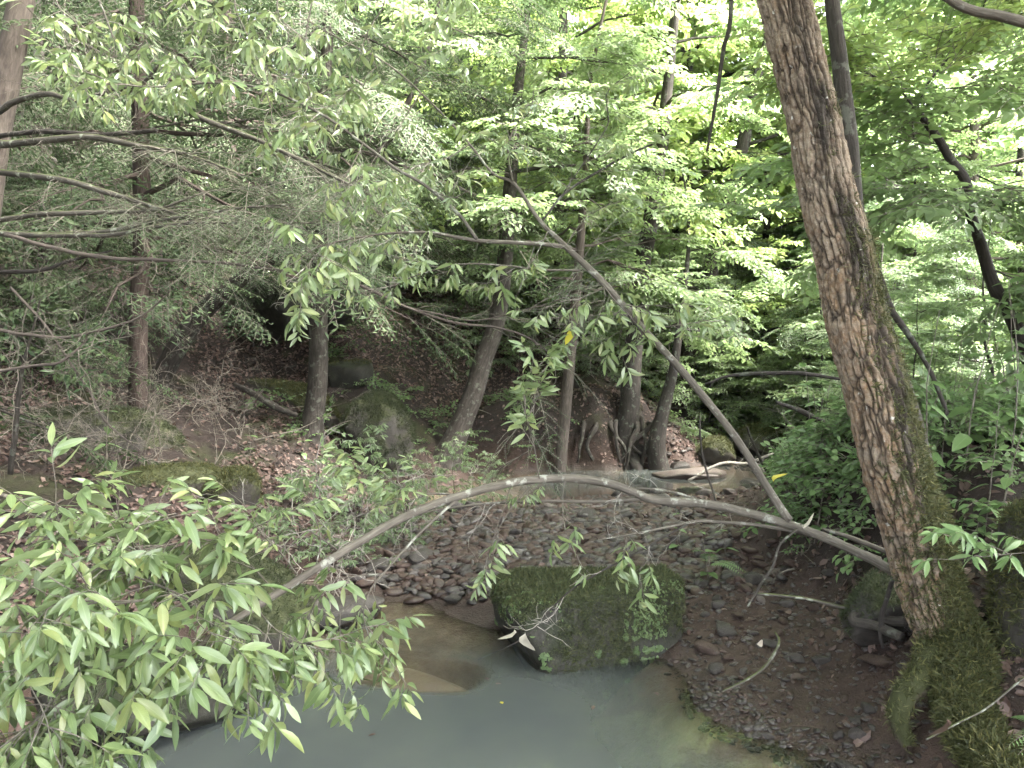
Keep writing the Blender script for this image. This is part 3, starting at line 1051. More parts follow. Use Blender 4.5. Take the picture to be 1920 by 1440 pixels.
def rise(path, height, rng, sway=.12):
    """carry a trunk on upwards past the last traced point"""
    p = path[-1]
    d = norm(path[-1, :3] - path[-2, :3])
    g = hz(path[0, 0], path[0, 1])
    rows = []
    q, r = p[:3].copy(), p[3]
    n = 6
    rem = g + height - p[2]
    if rem <= .3:
        return path
    for i in range(n):
        d = norm(d + rng.randn(3) * sway * .5 + [0, 0, .18])
        q = q + d * rem / n
        r = max(r * .8, .008)
        rows.append(np.r_[q, r])
    return np.vstack([path, rows])


def crown(mb, trunk, rng, nl, L, tpls, nspray, s0=.25, s1=1.0, scale=1.0, up=.25, droop=.5, wood=2, az=None, taper=.6, limbr=.35, shoots2=3):
    """limbs round a trunk path, each with twigs and leaf sprays; slot 0 leaf, 1 twig, 2 limb bark"""
    d = np.r_[0, np.cumsum(np.linalg.norm(np.diff(trunk[:, :3], axis=0), axis=1))]
    d /= d[-1]
    for i in range(nl):
        s = s0 + (s1 - s0) * ((i + rng.rand() * .8) / nl) ** 1.5
        p = np.array([np.interp(s, d, trunk[:, k]) for k in range(4)])
        a = i * 2.399 + rng.rand() * .8 if az is None else az[0] + (az[1] - az[0]) * rng.rand()
        l = L * (1 - taper * (s - s0) / max(s1 - s0, .01)) * rng.uniform(.6, 1.2)
        t = np.linspace(0, 1, 7)[:, None]
        h = np.array([math.cos(a), math.sin(a), 0])
        P = p[:3] + h * l * t + ZUP * (l * (up * t - droop * .6 * t * t)) + np.cumsum(rng.randn(7, 3) * .03 * l, axis=0) * (t > 0)
        r = max(p[3] * limbr, .006) * (1 - .85 * t[:, 0])
        lp = np.c_[P, np.minimum(r, .05)]
        tube(mb, lp, 5, wood)
        foliate(mb, lp, tpls, rng, nspray, .25, scale, 1.0, -.05)
        for j in range(shoots2):
            k = 2 + rng.randint(4)
            q = crook(P[k], (P[min(k + 1, 6)] - P[k - 1]) + np.cross(h, ZUP) * rng.choice([-1, 1]) * l * .22, l * rng.uniform(.25, .5), max(r[k] * .5, .003), rng, 4, .2, .03)
            tube(mb, q, 4, wood)
            foliate(mb, q, tpls, rng, max(2, nspray // 2), .2, scale, .9, -.05)


def trunk_obj(path, t, bark, n=14, wob=.02, seed=0, rn=.1, name='trunk'):
    p = smooth_path(path, max(16, int(len(path) * 7)))
    p[:, 3] = np.maximum(p[:, 3], .004)
    p = wobble(p, wob, 1.2, seed)
    mb = MB()
    tube(mb, p, n, 0, rn, seed)
    mb.build(name, M[bark], t)
    return p


TREES = {}


def traced_tree(name, label, pts, bark, height, seed, kind=None, nl=0, L=2.0, nspray=5, s0=.3, scale=1.0, group=None, up=.2, droop=.5, flare=1.25, shoots2=3, leafmat=None, s1=1.0, az=None):
    rng = RS(seed)
    path = ground_path(px_path(pts))
    path[0, 3] *= flare
    path = rise(path, height, rng)
    t = thing(name, label, 'tree', path[0, :3] + [0, 0, .15], group)
    p = trunk_obj(path, t, bark, 16, .02, seed)
    if kind:
        mb = MB()
        crown(mb, p, rng, nl, L, kind, nspray, s0, s1, scale, up, droop, shoots2=shoots2, az=az)
        mb.build('crown', [M[leafmat], M['twig'], M[bark]], t, False)
    return t, p


# ------------------------------------------------------------------ the leaning furrowed tree
def hero_tree():
    pts = [(1838, 1330, 3.2, 141), (1806, 1265, 3.27, 130), (1776, 1190, 3.3, 115), (1742, 1100, 3.3, 113), (1708, 965, 3.3, 118), (1684, 900, 3.3, 115), (1658, 800, 3.3, 110), (1634, 700, 3.3, 108),
           (1604, 600, 3.3, 104), (1582, 480, 3.3, 101), (1559, 400, 3.3, 98), (1538, 300, 3.3, 95), (1519, 200, 3.3, 92), (1494, 100, 3.3, 91), (1470, 0, 3.3, 91), (1430, -160, 3.3, 89), (1370, -420, 3.32, 85)]
    path = px_path(pts)
    path = rise(path, 10.5, RS(3), .1)
    path = np.vstack([path[0] + [.12, -.1, -.35, .02], path])
    t = thing('leaning_tree', 'thick leaning tree with furrowed brown bark and moss down its side on the bank', 'tree', path[1, :3])
    full = smooth_path(path, 1500)
    zc = full[:, 2] < 3.75
    low = full[zc]
    low = low[:: max(1, len(low) // 560)]
    P, r = low[:, :3], low[:, 3]
    Tn, N, B = tube_frames(P)
    n = 230
    an = np.linspace(0, 2 * PI, n + 1)
    d = np.r_[0, np.cumsum(np.linalg.norm(np.diff(P, axis=0), axis=1))]
    dirs = np.cos(an)[None, :, None] * N[:, None] + np.sin(an)[None, :, None] * B[:, None]
    q = np.stack(np.broadcast_arrays(np.cos(an)[None] * .13, np.sin(an)[None] * .13, d[:, None] * .2), -1)
    q = q + .01 * fbm(np.stack(np.broadcast_arrays(np.cos(an)[None] * 4, np.sin(an)[None] * 4, d[:, None] * 9), -1), 2, 8)[..., None]
    qq = np.stack(np.broadcast_arrays(np.cos(an)[None] * .13, np.sin(an)[None] * .13, d[:, None]), -1)
    wp = np.stack([fbm(qq * [14, 14, 7], 3, 41), fbm(qq * [14, 14, 7], 3, 42), fbm(qq * [20, 20, 16], 3, 43)], -1)
    qc = qq / [.028, .028, .17] + wp * [.75, .75, .9]
    f1, f2 = cells(qc, 50)
    fis = (1 - np.clip((f2 - f1) / .3, 0, 1)) * np.clip(1.0 + 1.2 * wp[..., 2], .25, 1)
    qc = qq / [.017, .017, .045] + wp * [.7, .7, .8]
    g1, g2 = cells(qc, 60)
    fis = np.maximum(fis, .4 * (1 - np.clip((g2 - g1) / .25, 0, 1)) * np.clip(.6 + 2 * wp[..., 0], 0, 1))
    bulge = .09 * fbm(q * 7, 3, 13) + .05 * fbm(qq * [60, 60, 22], 4, 15) + .05 * (vnoise(np.floor(qc) * 7.3, 5) * .3)
    rr = r[:, None] * (1 + bulge) - .017 * fis + .004
    V = P[:, None] + rr[..., None] * dirs
    nx, ny = dirs[..., 0], dirs[..., 1]
    z = V[..., 2]
    nz1 = fbm(V * 5, 4, 17)
    nz2 = fbm(V * [16, 16, 7], 3, 19)
    thr = np.interp(z, [.2, .7, 1.2, 1.9, 2.4, 3.4], [-.7, -.25, .2, .5, .72, .8])
    mossy = np.clip((nx - thr + .5 * nz1 + .25 * nz2) * 4, 0, 1)
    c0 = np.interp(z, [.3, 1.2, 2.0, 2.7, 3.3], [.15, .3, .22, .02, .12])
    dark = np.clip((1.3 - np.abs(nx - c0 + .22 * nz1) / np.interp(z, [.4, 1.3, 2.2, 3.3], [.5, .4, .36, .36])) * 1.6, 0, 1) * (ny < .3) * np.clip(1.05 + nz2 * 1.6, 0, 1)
    mb = MB()
    uv = np.stack(np.broadcast_arrays((an / 2 / PI)[None], d[:, None]), -1).reshape(-1, 2)
    mb.add(V.reshape(-1, 3), grid_quads(len(P), n + 1), None, uv)
    o = mb.build('trunk', M['hero_bark'], t)
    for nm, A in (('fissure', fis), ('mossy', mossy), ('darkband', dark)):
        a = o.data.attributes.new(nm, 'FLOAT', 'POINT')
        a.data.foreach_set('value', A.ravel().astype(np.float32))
    up = full[~zc]
    up = up[np.linspace(0, len(up) - 1, 60).astype(int)]
    up = np.vstack([low[-2], up])
    mb = MB()
    tube(mb, up, 18, 0, .08, 4)
    mb.build('upper_trunk', M['brown_bark'], t)
    arr = mb0 = MB()
    mb0.add(V.reshape(-1, 3), grid_quads(len(P), n + 1))
    arr = mb0.arrays()
    mf = mossy.ravel()

    def dens(ce, nn):
        th = np.interp(ce[:, 2], [.2, .7, 1.2, 1.9, 2.4, 3.4], [-.75, -.3, .2, .55, .8, .9])
        return np.clip((nn[:, 0] - th + .6 * fbm(ce * 5, 4, 17)) * 3, 0, 1) * np.interp(ce[:, 2], [.2, 1.2, 2.2, 3.5], [1, 1, .5, .15]) * (nn[:, 1] < .5)
    moss_on(arr, (0, 0, 0), RS(8), 9000, 0, M['moss'], t, dens, 1.05)
    # roots
    def root(pts, bark, mossn=0, seed=0):
        p = wobble(smooth_path(px_path(pts), 40), .03, 3, seed)
        mb = MB()
        tube(mb, p, 20, 0, .28, seed)
        o = mb.build('root', M[bark], t)
        if mossn:
            moss_on(mb.arrays(), (0, 0, 0), RS(seed), mossn, -.45, M['moss'], o, None, 1.1, seed)
    root([(1792, 1180, 3.25, 84), (1806, 1260, 3.12, 100), (1812, 1340, 2.98, 98), (1850, 1420, 2.82, 104), (1930, 1500, 2.6, 120), (2060, 1580, 2.4, 120)], 'mossy_bark', 7000, 5)
    root([(1752, 1215, 3.2, 60), (1725, 1265, 3.12, 52), (1690, 1300, 3.08, 42), (1680, 1345, 3.05, 34), (1700, 1400, 3.0, 20)], 'mossy_bark', 250, 6)
    root([(1850, 1220, 3.35, 90), (1900, 1300, 3.4, 80), (1960, 1380, 3.4, 70)], 'mossy_bark', 1500, 7)
    root([(1700, 1165, 3.5, 20), (1650, 1160, 3.6, 20), (1612, 1150, 3.65, 18), (1600, 1165, 3.62, 18), (1640, 1172, 3.55, 18), (1690, 1195, 3.4, 18)], 'brown_bark', 0, 9)
    mb = MB()
    crown(mb, smooth_path(path, 60), RS(14), 16, 2.6, FAR, 5, .62, 1.0, 1.0, .5, .3)
    mb.build('crown', [M['green'], M['twig'], M['brown_bark']], t, False)


hero_tree()

traced_tree('slender_tree', 'dark slender trunk standing close behind the thick leaning tree', [(1775, 1080, 3.95, 51), (1742, 960, 3.95, 48), (1702, 780, 3.95, 42), (1645, 600, 3.95, 37), (1606, 440, 3.95, 32), (1591, 280, 3.95, 31), (1570, 100, 3.95, 28), (1556, -10, 3.95, 26)], 'brown_bark', 9, 31, FAR, 12, 2.2, 4, .6, 1.0, None, leafmat='green')


# ------------------------------------------------------------------ the bent laurel shrub: arched stem, upright stem and all their limbs
LS = thing('bent_laurel', 'grey stemmed laurel bent in an arch over the pool with an upright leaning shoot', 'shrub', at(1690, 1078, 3.45))


def stem(name, pts, n=10, bark='grey_bark', wob=.006, seed=0, parent=None, npt=0, rn=.12, wk=.47, bare=None):
    p = px_path(pts)
    p[:, 3] = np.maximum(p[:, 3] * wk, .0016)
    p = smooth_path(p, npt or max(10, 6 * len(pts)))
    p = wobble(p, wob, 3.5, seed)
    mb = MB()
    tube(mb, p, n, 0, rn, seed)
    if bare:
        twiggy(mb, p, RS(seed + 900), bare[0], bare[1], bare[2], bare[3], 1, bare[4], .55)
    return mb.build(name, [M[bark], M['dead_twig' if bare and bare[4] == .15 else 'twig']], parent or LS), p


stemA, pA = stem('stem', [(1700, 1082, 3.45, 38), (1600, 1032, 3.5, 38), (1500, 990, 3.55, 37), (1400, 961, 3.6, 36), (1330, 946, 3.6, 36), (1225, 936, 3.6, 35), (1185, 921, 3.6, 34), (1140, 906, 3.58, 34), (1080, 898, 3.55, 34), (1000, 900, 3.45, 34), (920, 915, 3.3, 34), (830, 940, 3.15, 34), (740, 980, 3.0, 34), (650, 1030, 2.85, 33), (570, 1080, 2.7, 33), (500, 1125, 2.6, 31), (430, 1168, 2.5, 28), (370, 1215, 2.42, 24), (290, 1285, 2.3, 19), (215, 1365, 2.2, 13)], 14, seed=1, npt=160)
stemU, pU = stem('upright_shoot', [(1480, 975, 3.56, 36), (1440, 915, 3.58, 32), (1380, 820, 3.6, 31), (1300, 720, 3.65, 30), (1205, 615, 3.7, 29), (1130, 530, 3.75, 28), (1060, 462, 3.8, 22), (1010, 412, 3.85, 17), (965, 345, 3.9, 14), (925, 325, 3.92, 10), (880, 270, 3.95, 9), (790, 175, 4.0, 8), (720, 115, 4.05, 7), (640, 75, 4.1, 5), (560, 30, 4.1, 4)], 14, seed=2, npt=120)
rl = RS(77)
SHOOT_ID = [0]


def limb(pts, nsh, parent, s0=.2, scale=1.0, bark='grey_bark', spread=.9, pitch=-.1, tpl=None, mat='laurel', sub=0, subL=.25, bare=0, name='branch', wob=.008, flat=.2, lk=None, nk=1.0):
    if lk is None:
        lk = .86 if pts[0][1] > 850 else .72
        nk = 1.65 if pts[0][1] > 850 else 1.35
        if pts[0][1] < 850 and not bare:
            bare = 3
            nk = 1.35
    SHOOT_ID[0] += 1
    o, p = stem(name, pts, 7, bark, wob, SHOOT_ID[0], parent, bare=(bare, .22, .0018, 2, .15) if bare else None)
    scale *= lk
    nsh = int(nsh * nk)
    mb = MB()
    if nsh:
        foliate(mb, p, tpl or LAUREL, rl, nsh, s0, scale, spread, pitch, True, flat)
    for i in range(sub):
        s = s0 + (1 - s0) * (i + rl.rand()) / sub
        j = min(int(s * (len(p) - 1)), len(p) - 2)
        tn = norm(p[j + 1, :3] - p[j, :3])
        q = crook(p[j, :3], tn * .6 + rl.randn(3) * .55 + [0, -.1, -.05], subL * rl.uniform(.6, 1.3), max(.0025, p[j, 3] * .45), rl, 5, .3, .02)
        tube(mb, q, 5, 1)
        foliate(mb, q, tpl or LAUREL, rl, 4, .3, scale, .8, pitch)
    if mb.n:
        mb.build('foliage', [M[mat], M['twig']], o)
    return p


# lower left leafy end
limb([(430, 1168, 2.5, 13), (365, 1130, 2.42, 11), (300, 1100, 2.38, 9), (210, 1070, 2.33, 7), (100, 1060, 2.28, 5), (20, 1085, 2.25, 4)], 9, stemA, .15, .95, pitch=-.2, sub=3)
limb([(400, 1150, 2.5, 10), (330, 1090, 2.55, 8), (260, 1030, 2.55, 7), (230, 985, 2.52, 5), (220, 950, 2.5, 3)], 6, stemA, .3, .8, pitch=.1, sub=3)
limb([(330, 1100, 2.5, 8), (250, 1030, 2.45, 6), (175, 1005, 2.42, 5), (140, 985, 2.42, 3)], 5, stemA, .3, .8, pitch=.05, sub=3)
limb([(370, 1215, 2.42, 11), (280, 1215, 2.3, 9), (180, 1200, 2.22, 7), (80, 1190, 2.18, 5), (10, 1210, 2.15, 4)], 9, stemA, .15, .95, pitch=-.4, sub=4)
limb([(290, 1285, 2.3, 9), (210, 1270, 2.2, 7), (120, 1290, 2.12, 5), (30, 1320, 2.08, 4)], 6, stemA, .1, .95, pitch=-.4, sub=3)
limb([(245, 1335, 2.25, 8), (180, 1350, 2.15, 6), (110, 1390, 2.08, 5), (50, 1430, 2.05, 4)], 6, stemA, .1, .95, pitch=-.45, sub=2)
limb([(480, 1138, 2.58, 9), (500, 1165, 2.5, 7), (520, 1185, 2.45, 6), (545, 1200, 2.42, 4), (590, 1215, 2.42, 3)], 6, stemA, .3, .85, pitch=-.6, sub=2)
limb([(440, 1165, 2.5, 8), (455, 1195, 2.42, 6), (470, 1220, 2.38, 5), (500, 1240, 2.36, 3)], 4, stemA, .4, .85, pitch=-.5, sub=1)
limb([(520, 1115, 2.62, 8), (470, 1060, 2.65, 6), (420, 1020, 2.62, 5), (370, 1000, 2.6, 4)], 5, stemA, .3, .85, pitch=.1, sub=3)
limb([(560, 1085, 2.7, 7), (530, 1040, 2.72, 6), (500, 1010, 2.72, 5), (470, 985, 2.72, 3)], 4, stemA, .3, .8, pitch=.1, sub=2, bare=3)
limb([(590, 1070, 2.75, 6), (600, 1010, 2.8, 5), (585, 950, 2.85, 4), (600, 880, 2.9, 2)], 2, stemA, .6, .6, pitch=.2, bare=7)
limb([(640, 1035, 2.85, 6), (560, 985, 2.9, 5), (480, 960, 2.95, 3), (430, 925, 2.95, 2)], 3, stemA, .4, .7, pitch=.2, bare=5)
limb([(861, 933, 3.2, 13), (808, 979, 3.1, 11), (758, 1029, 3.0, 10), (728, 1065, 2.92, 8), (694, 1107, 2.85, 7), (680, 1150, 2.8, 5), (690, 1190, 2.75, 3)], 5, stemA, .75, .8, pitch=-.6, sub=1, subL=.2)
limb([(720, 1075, 2.92, 6), (660, 1080, 2.85, 5), (620, 1090, 2.8, 4), (580, 1130, 2.78, 3)], 4, stemA, .3, .8, pitch=-.2, sub=1)
limb([(690, 1110, 2.85, 6), (650, 1140, 2.75, 5), (630, 1170, 2.7, 4), (640, 1200, 2.65, 3)], 4, stemA, .3, .8, pitch=-.4, sub=1)
limb([(854, 928, 3.2, 10), (808, 926, 3.22, 8), (772, 937, 3.2, 7), (730, 946, 3.2, 6), (648, 976, 3.15, 4)], 3, stemA, .3, .62, pitch=.25, sub=2, bare=4)
limb([(790, 932, 3.2, 5), (740, 905, 3.25, 4), (700, 885, 3.25, 3), (660, 880, 3.25, 2)], 4, stemA, .3, .62, pitch=.2, sub=2, bare=2)
limb([(800, 940, 3.2, 5), (800, 905, 3.3, 4), (780, 880, 3.32, 3)], 3, stemA, .3, .55, pitch=.25)
for a in ([(330, 1110, 2.4, 7), (250, 1130, 2.25, 6), (150, 1130, 2.15, 5), (50, 1140, 2.1, 3)], [(250, 1060, 2.38, 6), (180, 1020, 2.3, 5), (90, 1010, 2.25, 4), (30, 1010, 2.22, 3)], [(300, 1215, 2.3, 7), (240, 1170, 2.2, 6), (190, 1130, 2.12, 4), (120, 1100, 2.1, 3)],
          [(180, 1200, 2.2, 6), (120, 1240, 2.1, 5), (60, 1250, 2.05, 4), (0, 1260, 2.0, 3)], [(215, 1340, 2.2, 6), (140, 1400, 2.1, 5), (60, 1450, 2.0, 4)], [(120, 1290, 2.12, 5), (70, 1350, 2.05, 4), (20, 1390, 2.0, 3)], [(420, 1020, 2.62, 5), (330, 1010, 2.55, 4), (290, 1030, 2.5, 3)],
          [(400, 1180, 2.45, 6), (370, 1130, 2.35, 5), (330, 1140, 2.28, 4), (280, 1170, 2.25, 3)], [(520, 1190, 2.45, 5), (480, 1190, 2.38, 4), (430, 1180, 2.33, 3)]):
    limb(a, 4, stemA, .2, .92, pitch=-.35, sub=2)
# stems running on beneath the arch
limb([(1230, 936, 3.6, 17), (1130, 940, 3.6, 13), (1000, 940, 3.55, 11), (880, 948, 3.5, 9), (790, 962, 3.42, 7), (740, 985, 3.4, 5)], 0, stemA, name='branch', bare=6)
pC = limb([(1650, 1050, 3.5, 24), (1560, 1015, 3.55, 21), (1440, 987, 3.6, 16), (1340, 979, 3.6, 14), (1290, 981, 3.58, 12), (1200, 1000, 3.5, 8), (1120, 1012, 3.4, 5)], 0, None, name='stem', bare=6)
limb([(1290, 981, 3.58, 9), (1200, 1032, 3.5, 8), (1095, 1090, 3.4, 7), (1035, 1140, 3.35, 6), (985, 1195, 3.3, 5), (895, 1238, 3.25, 3)], 0, LS, bark='dark_bark', bare=7)
limb([(1665, 1036, 3.62, 24), (1600, 1010, 3.68, 20), (1540, 992, 3.75, 14)], 0, LS)
limb([(1330, 948, 3.6, 12), (1270, 925, 3.62, 10), (1200, 915, 3.62, 8), (1160, 922, 3.62, 5)], 0, stemA, bare=3)
limb([(1012, 898, 3.45, 5), (1002, 840, 3.5, 5), (985, 780, 3.5, 4), (985, 735, 3.5, 3), (1000, 715, 3.5, 2)], 8, stemA, .3, .8, pitch=.1, sub=2, subL=.15)
limb([(1000, 905, 3.45, 4), (960, 950, 3.4, 4), (935, 990, 3.35, 3), (930, 1015, 3.35, 2)], 2, stemA, .8, .85, pitch=-.4)
limb([(960, 910, 3.4, 4), (930, 990, 3.3, 3), (915, 1040, 3.28, 3), (905, 1075, 3.28, 2)], 2, stemA, .8, .75, pitch=-.6)
limb([(1060, 900, 3.5, 5), (1055, 940, 3.45, 4), (1060, 990, 3.42, 3), (1075, 1030, 3.42, 2)], 3, stemA, .4, .7, pitch=-.5)
limb([(1160, 940, 3.55, 4), (1165, 985, 3.5, 3), (1175, 1010, 3.48, 3), (1170, 1040, 3.48, 2)], 3, stemA, .5, .7, pitch=-.6)
limb([(1200, 985, 3.5, 4), (1215, 1030, 3.45, 3), (1200, 1070, 3.42, 2), (1200, 1100, 3.42, 2)], 3, LS, .5, .7, pitch=-.6)
limb([(1040, 900, 3.5, 4), (1010, 915, 3.5, 3), (990, 925, 3.5, 2)], 3, stemA, .3, .55, pitch=-.5)
# limbs of the upright shoot
pL = limb([(1072, 465, 3.8, 20), (1000, 456, 3.78, 17), (900, 452, 3.75, 16), (860, 446, 3.74, 14), (790, 435, 3.7, 11), (720, 437, 3.68, 9), (650, 447, 3.65, 7), (590, 465, 3.6, 5), (560, 490, 3.55, 3)], 7, stemU, .45, .85, pitch=-.35, sub=5)
limb([(893, 449, 3.75, 15), (860, 402, 3.73, 14), (800, 350, 3.7, 13), (740, 315, 3.68, 13), (680, 270, 3.65, 12), (600, 213, 3.6, 11), (500, 168, 3.55, 10), (400, 155, 3.5, 9), (270, 164, 3.45, 8), (180, 142, 3.4, 5), (100, 100, 3.4, 4)], 12, stemU, .35, .85, pitch=-.35, sub=6, bark='branch_bark')
limb([(1088, 508, 3.78, 10), (1010, 505, 3.75, 9), (960, 498, 3.72, 8), (870, 495, 3.7, 7), (800, 512, 3.68, 5), (700, 548, 3.65, 3)], 7, stemU, .2, .8, pitch=-.5, sub=4)
limb([(960, 340, 3.9, 9), (952, 280, 3.9, 8), (965, 240, 3.92, 6), (992, 210, 3.92, 4), (1000, 170, 3.92, 3)], 6, stemU, .2, .7, pitch=-.2, sub=3, bare=3)
limb([(1015, 415, 3.86, 9), (1060, 360, 4.0, 10), (1130, 318, 4.1, 10), (1180, 290, 4.15, 9), (1226, 270, 4.2, 7)], 3, stemU, .3, .7, bark='dark_bark', sub=2)
limb([(1060, 360, 4.0, 6), (1110, 280, 4.05, 5), (1140, 230, 4.1, 5), (1138, 175, 4.1, 4), (1178, 138, 4.1, 3)], 6, stemU, .2, .75, bark='dark_bark', sub=2)
limb([(790, 175, 4.0, 6), (760, 220, 3.95, 5), (740, 250, 3.9, 3), (700, 290, 3.9, 3)], 4, stemU, .2, .75, pitch=-.4, sub=3)
limb([(720, 115, 4.05, 5), (680, 150, 4.0, 4), (640, 180, 3.95, 3)], 4, stemU, .2, .75, pitch=-.4, sub=2)
limb([(880, 270, 3.95, 6), (830, 300, 3.92, 5), (780, 310, 3.9, 4), (720, 350, 3.85, 3)], 4, stemU, .2, .75, pitch=-.35, sub=3)
limb([(600, 213, 3.6, 6), (575, 235, 3.5, 5), (560, 250, 3.45, 4)], 3, stemU, .3, .9, pitch=-.5)
limb([(620, 455, 3.6, 6), (590, 480, 3.5, 5), (570, 510, 3.45, 4), (565, 540, 3.45, 2)], 5, stemU, .2, .95, pitch=-.5, sub=2)
limb([(1125, 528, 3.75, 6), (1150, 560, 3.65, 5), (1175, 585, 3.6, 4), (1195, 610, 3.6, 3)], 5, stemU, .1, .85, pitch=-.3, sub=3)
limb([(1140, 540, 3.75, 5), (1090, 560, 3.68, 4), (1068, 590, 3.65, 3), (1066, 650, 3.65, 2)], 5, stemU, .3, .7, pitch=-.5, sub=1)
limb([(1205, 615, 3.7, 5), (1270, 610, 3.6, 4), (1330, 600, 3.55, 3)], 4, stemU, .4, .75, pitch=-.3)
limb([(1030, 430, 3.83, 6), (1010, 470, 3.75, 4), (985, 510, 3.7, 3), (975, 540, 3.7, 2)], 4, stemU, .3, .7, pitch=-.5)
limb([(1060, 462, 3.8, 6), (1090, 420, 3.8, 5), (1130, 390, 3.8, 3), (1160, 380, 3.8, 2)], 5, stemU, .2, .7, pitch=-.2, sub=2)
limb([(800, 350, 3.7, 6), (850, 370, 3.65, 4), (890, 350, 3.6, 3)], 4, stemU, .3, .7, pitch=-.3)
limb([(680, 270, 3.65, 6), (660, 310, 3.6, 5), (640, 350, 3.55, 4), (650, 400, 3.55, 2)], 5, stemU, .2, .8, pitch=-.4, sub=2)
limb([(500, 168, 3.55, 5), (510, 215, 3.5, 4), (505, 250, 3.5, 2)], 4, stemU, .3, .85, pitch=-.6)

# ------------------------------------------------------------------ overhanging laurel whose stems stay above and left of the view
OL = thing('overhanging_laurel', 'laurel drooping glossy leaves and thin dark twigs into the upper left', 'shrub', (-3.9, 3.6, hz(-3.9, 3.6)))
pts = np.array([[-3.9, 3.6, hz(-3.9, 3.6) - .1, .06], [-3.8, 3.65, 1.6, .055], [-3.5, 3.8, 2.6, .05], [-3.0, 3.9, 3.3, .042], [-2.4, 4.0, 3.75, .034], [-1.6, 4.05, 3.95, .024], [-.8, 4.1, 4.0, .014], [-.2, 4.1, 3.95, .006]])
pO = smooth_path(pts, 70)
mb = MB()
tube(mb, pO, 10, 0, .1, 3)
stO = mb.build('stem', M['grey_bark'], OL)
for a in ([(160, -60, 3.9, 9), (200, 30, 3.85, 7), (215, 90, 3.8, 5), (205, 150, 3.8, 3)], [(300, -80, 3.95, 9), (340, 0, 3.85, 7), (370, 60, 3.8, 5), (360, 120, 3.8, 4)],
          [(450, -90, 4.0, 9), (440, 0, 3.9, 7), (455, 50, 3.85, 6), (490, 110, 3.8, 4), (500, 150, 3.8, 3)], [(600, -80, 4.0, 9), (585, 0, 3.95, 7), (572, 80, 3.9, 6), (575, 150, 3.9, 5), (588, 205, 3.85, 3)],
          [(700, -90, 4.0, 8), (720, 0, 3.95, 6), (690, 60, 3.9, 4), (700, 110, 3.9, 3)], [(90, -60, 3.8, 8), (110, 10, 3.75, 6), (140, 40, 3.7, 4), (160, 80, 3.7, 3)], [(540, -60, 3.6, 7), (520, 10, 3.55, 6), (540, 60, 3.5, 4), (535, 100, 3.5, 3)],
          [(380, -60, 4.1, 6), (300, 30, 4.1, 5), (260, 90, 4.05, 4), (240, 120, 4.0, 3)], [(800, -60, 4.1, 7), (830, 0, 4.05, 5), (810, 50, 4.0, 4)]):
    limb(a, 5, stO, .35, .9, 'branch_bark', pitch=-.35, sub=3, subL=.3)

# ------------------------------------------------------------------ hemlocks on the left bank
HT, hp = traced_tree('hemlock', 'pale barked hemlock trunk cut by the left edge with long bare lower limbs', [(-74, 800, 5.3, 59), (-49, 560, 5.3, 53), (-16, 320, 5.3, 48), (6, 180, 5.3, 45), (34, 20, 5.3, 44), (56, -120, 5.3, 41)], 'pale_bark', 9, 301, HEMFAR, 26, 2.4, 5, .5, 1.0, None, .1, .5, leafmat='hemlock')
rh = RS(55)


def hemlimb(pts, nsp, parent, s0=.4, bare=5, L=.35, scale=1.0, bark='branch_bark', sub=3, mat='hemlock'):
    SHOOT_ID[0] += 1
    o, p = stem('branch', pts, 8, bark, .012, SHOOT_ID[0], parent, rn=.2, wk=.85, bare=(bare, L, .0026, 3, .1) if bare else None)
    nsp = int(nsp * 1.6)
    mb = MB()
    if nsp:
        foliate(mb, p, HEM, rh, nsp, s0, scale, .9, -.1)
        for i in range(sub):
            s = s0 + (1 - s0) * (i + rh.rand()) / sub
            j = min(int(s * (len(p) - 1)), len(p) - 2)
            q = crook(p[j, :3], norm(p[j + 1, :3] - p[j, :3]) + rh.randn(3) * [.6, .6, .25], .5 * rh.uniform(.6, 1.4), max(.003, p[j, 3] * .4), rh, 5, .3, .03)
            tube(mb, q, 4, 1)
            foliate(mb, q, HEM, rh, 5, .2, scale, .9, -.1)
        mb.build('foliage', [M[mat], M['twig']], o, False)
    return p


hemlimb([(0, 208, 4.9, 13), (30, 190, 4.8, 14), (90, 175, 4.7, 12), (150, 190, 4.6, 11), (210, 168, 4.5, 10), (262, 160, 4.4, 9), (300, 120, 4.3, 6)], 0, HT, bare=8)
hemlimb([(240, 160, 4.4, 14), (290, 172, 4.4, 14), (350, 208, 4.4, 13), (470, 258, 4.4, 11), (540, 290, 4.4, 9), (640, 340, 4.4, 7), (720, 380, 4.4, 4)], 6, HT, .5, bare=8)
hemlimb([(-2, 253, 5.25, 11), (20, 252, 5.1, 11), (90, 247, 4.95, 11), (180, 252, 4.9, 11), (296, 246, 4.85, 9)], 0, HT, bare=5, bark='dark_bark')
hemlimb([(-4, 271, 5.25, 17), (20, 270, 5.08, 17), (100, 262, 4.9, 15), (170, 258, 4.85, 14), (280, 278, 4.8, 12), (360, 292, 4.75, 9), (460, 330, 4.7, 5)], 6, HT, .55, bare=9)
hemlimb([(-10, 322, 4.9, 14), (100, 335, 4.8, 14), (220, 365, 4.7, 12), (292, 388, 4.6, 8), (380, 420, 4.55, 5)], 6, HT, .55, bare=8)
hemlimb([(-10, 412, 4.8, 12), (100, 402, 4.75, 12), (200, 398, 4.7, 10), (290, 393, 4.6, 7), (380, 360, 4.6, 4)], 4, HT, .6, bare=6)
hemlimb([(-20, 435, 4.7, 14), (60, 440, 4.65, 14), (150, 440, 4.6, 13), (280, 418, 4.5, 11), (420, 395, 4.45, 7), (540, 385, 4.4, 4)], 7, HT, .5, bare=8, mat='hemlock_pale')
hemlimb([(60, 440, 4.6, 10), (200, 440, 4.5, 10), (330, 420, 4.4, 8), (480, 418, 4.4, 5), (600, 420, 4.35, 3)], 7, HT, .45, bare=6, mat='hemlock_pale')
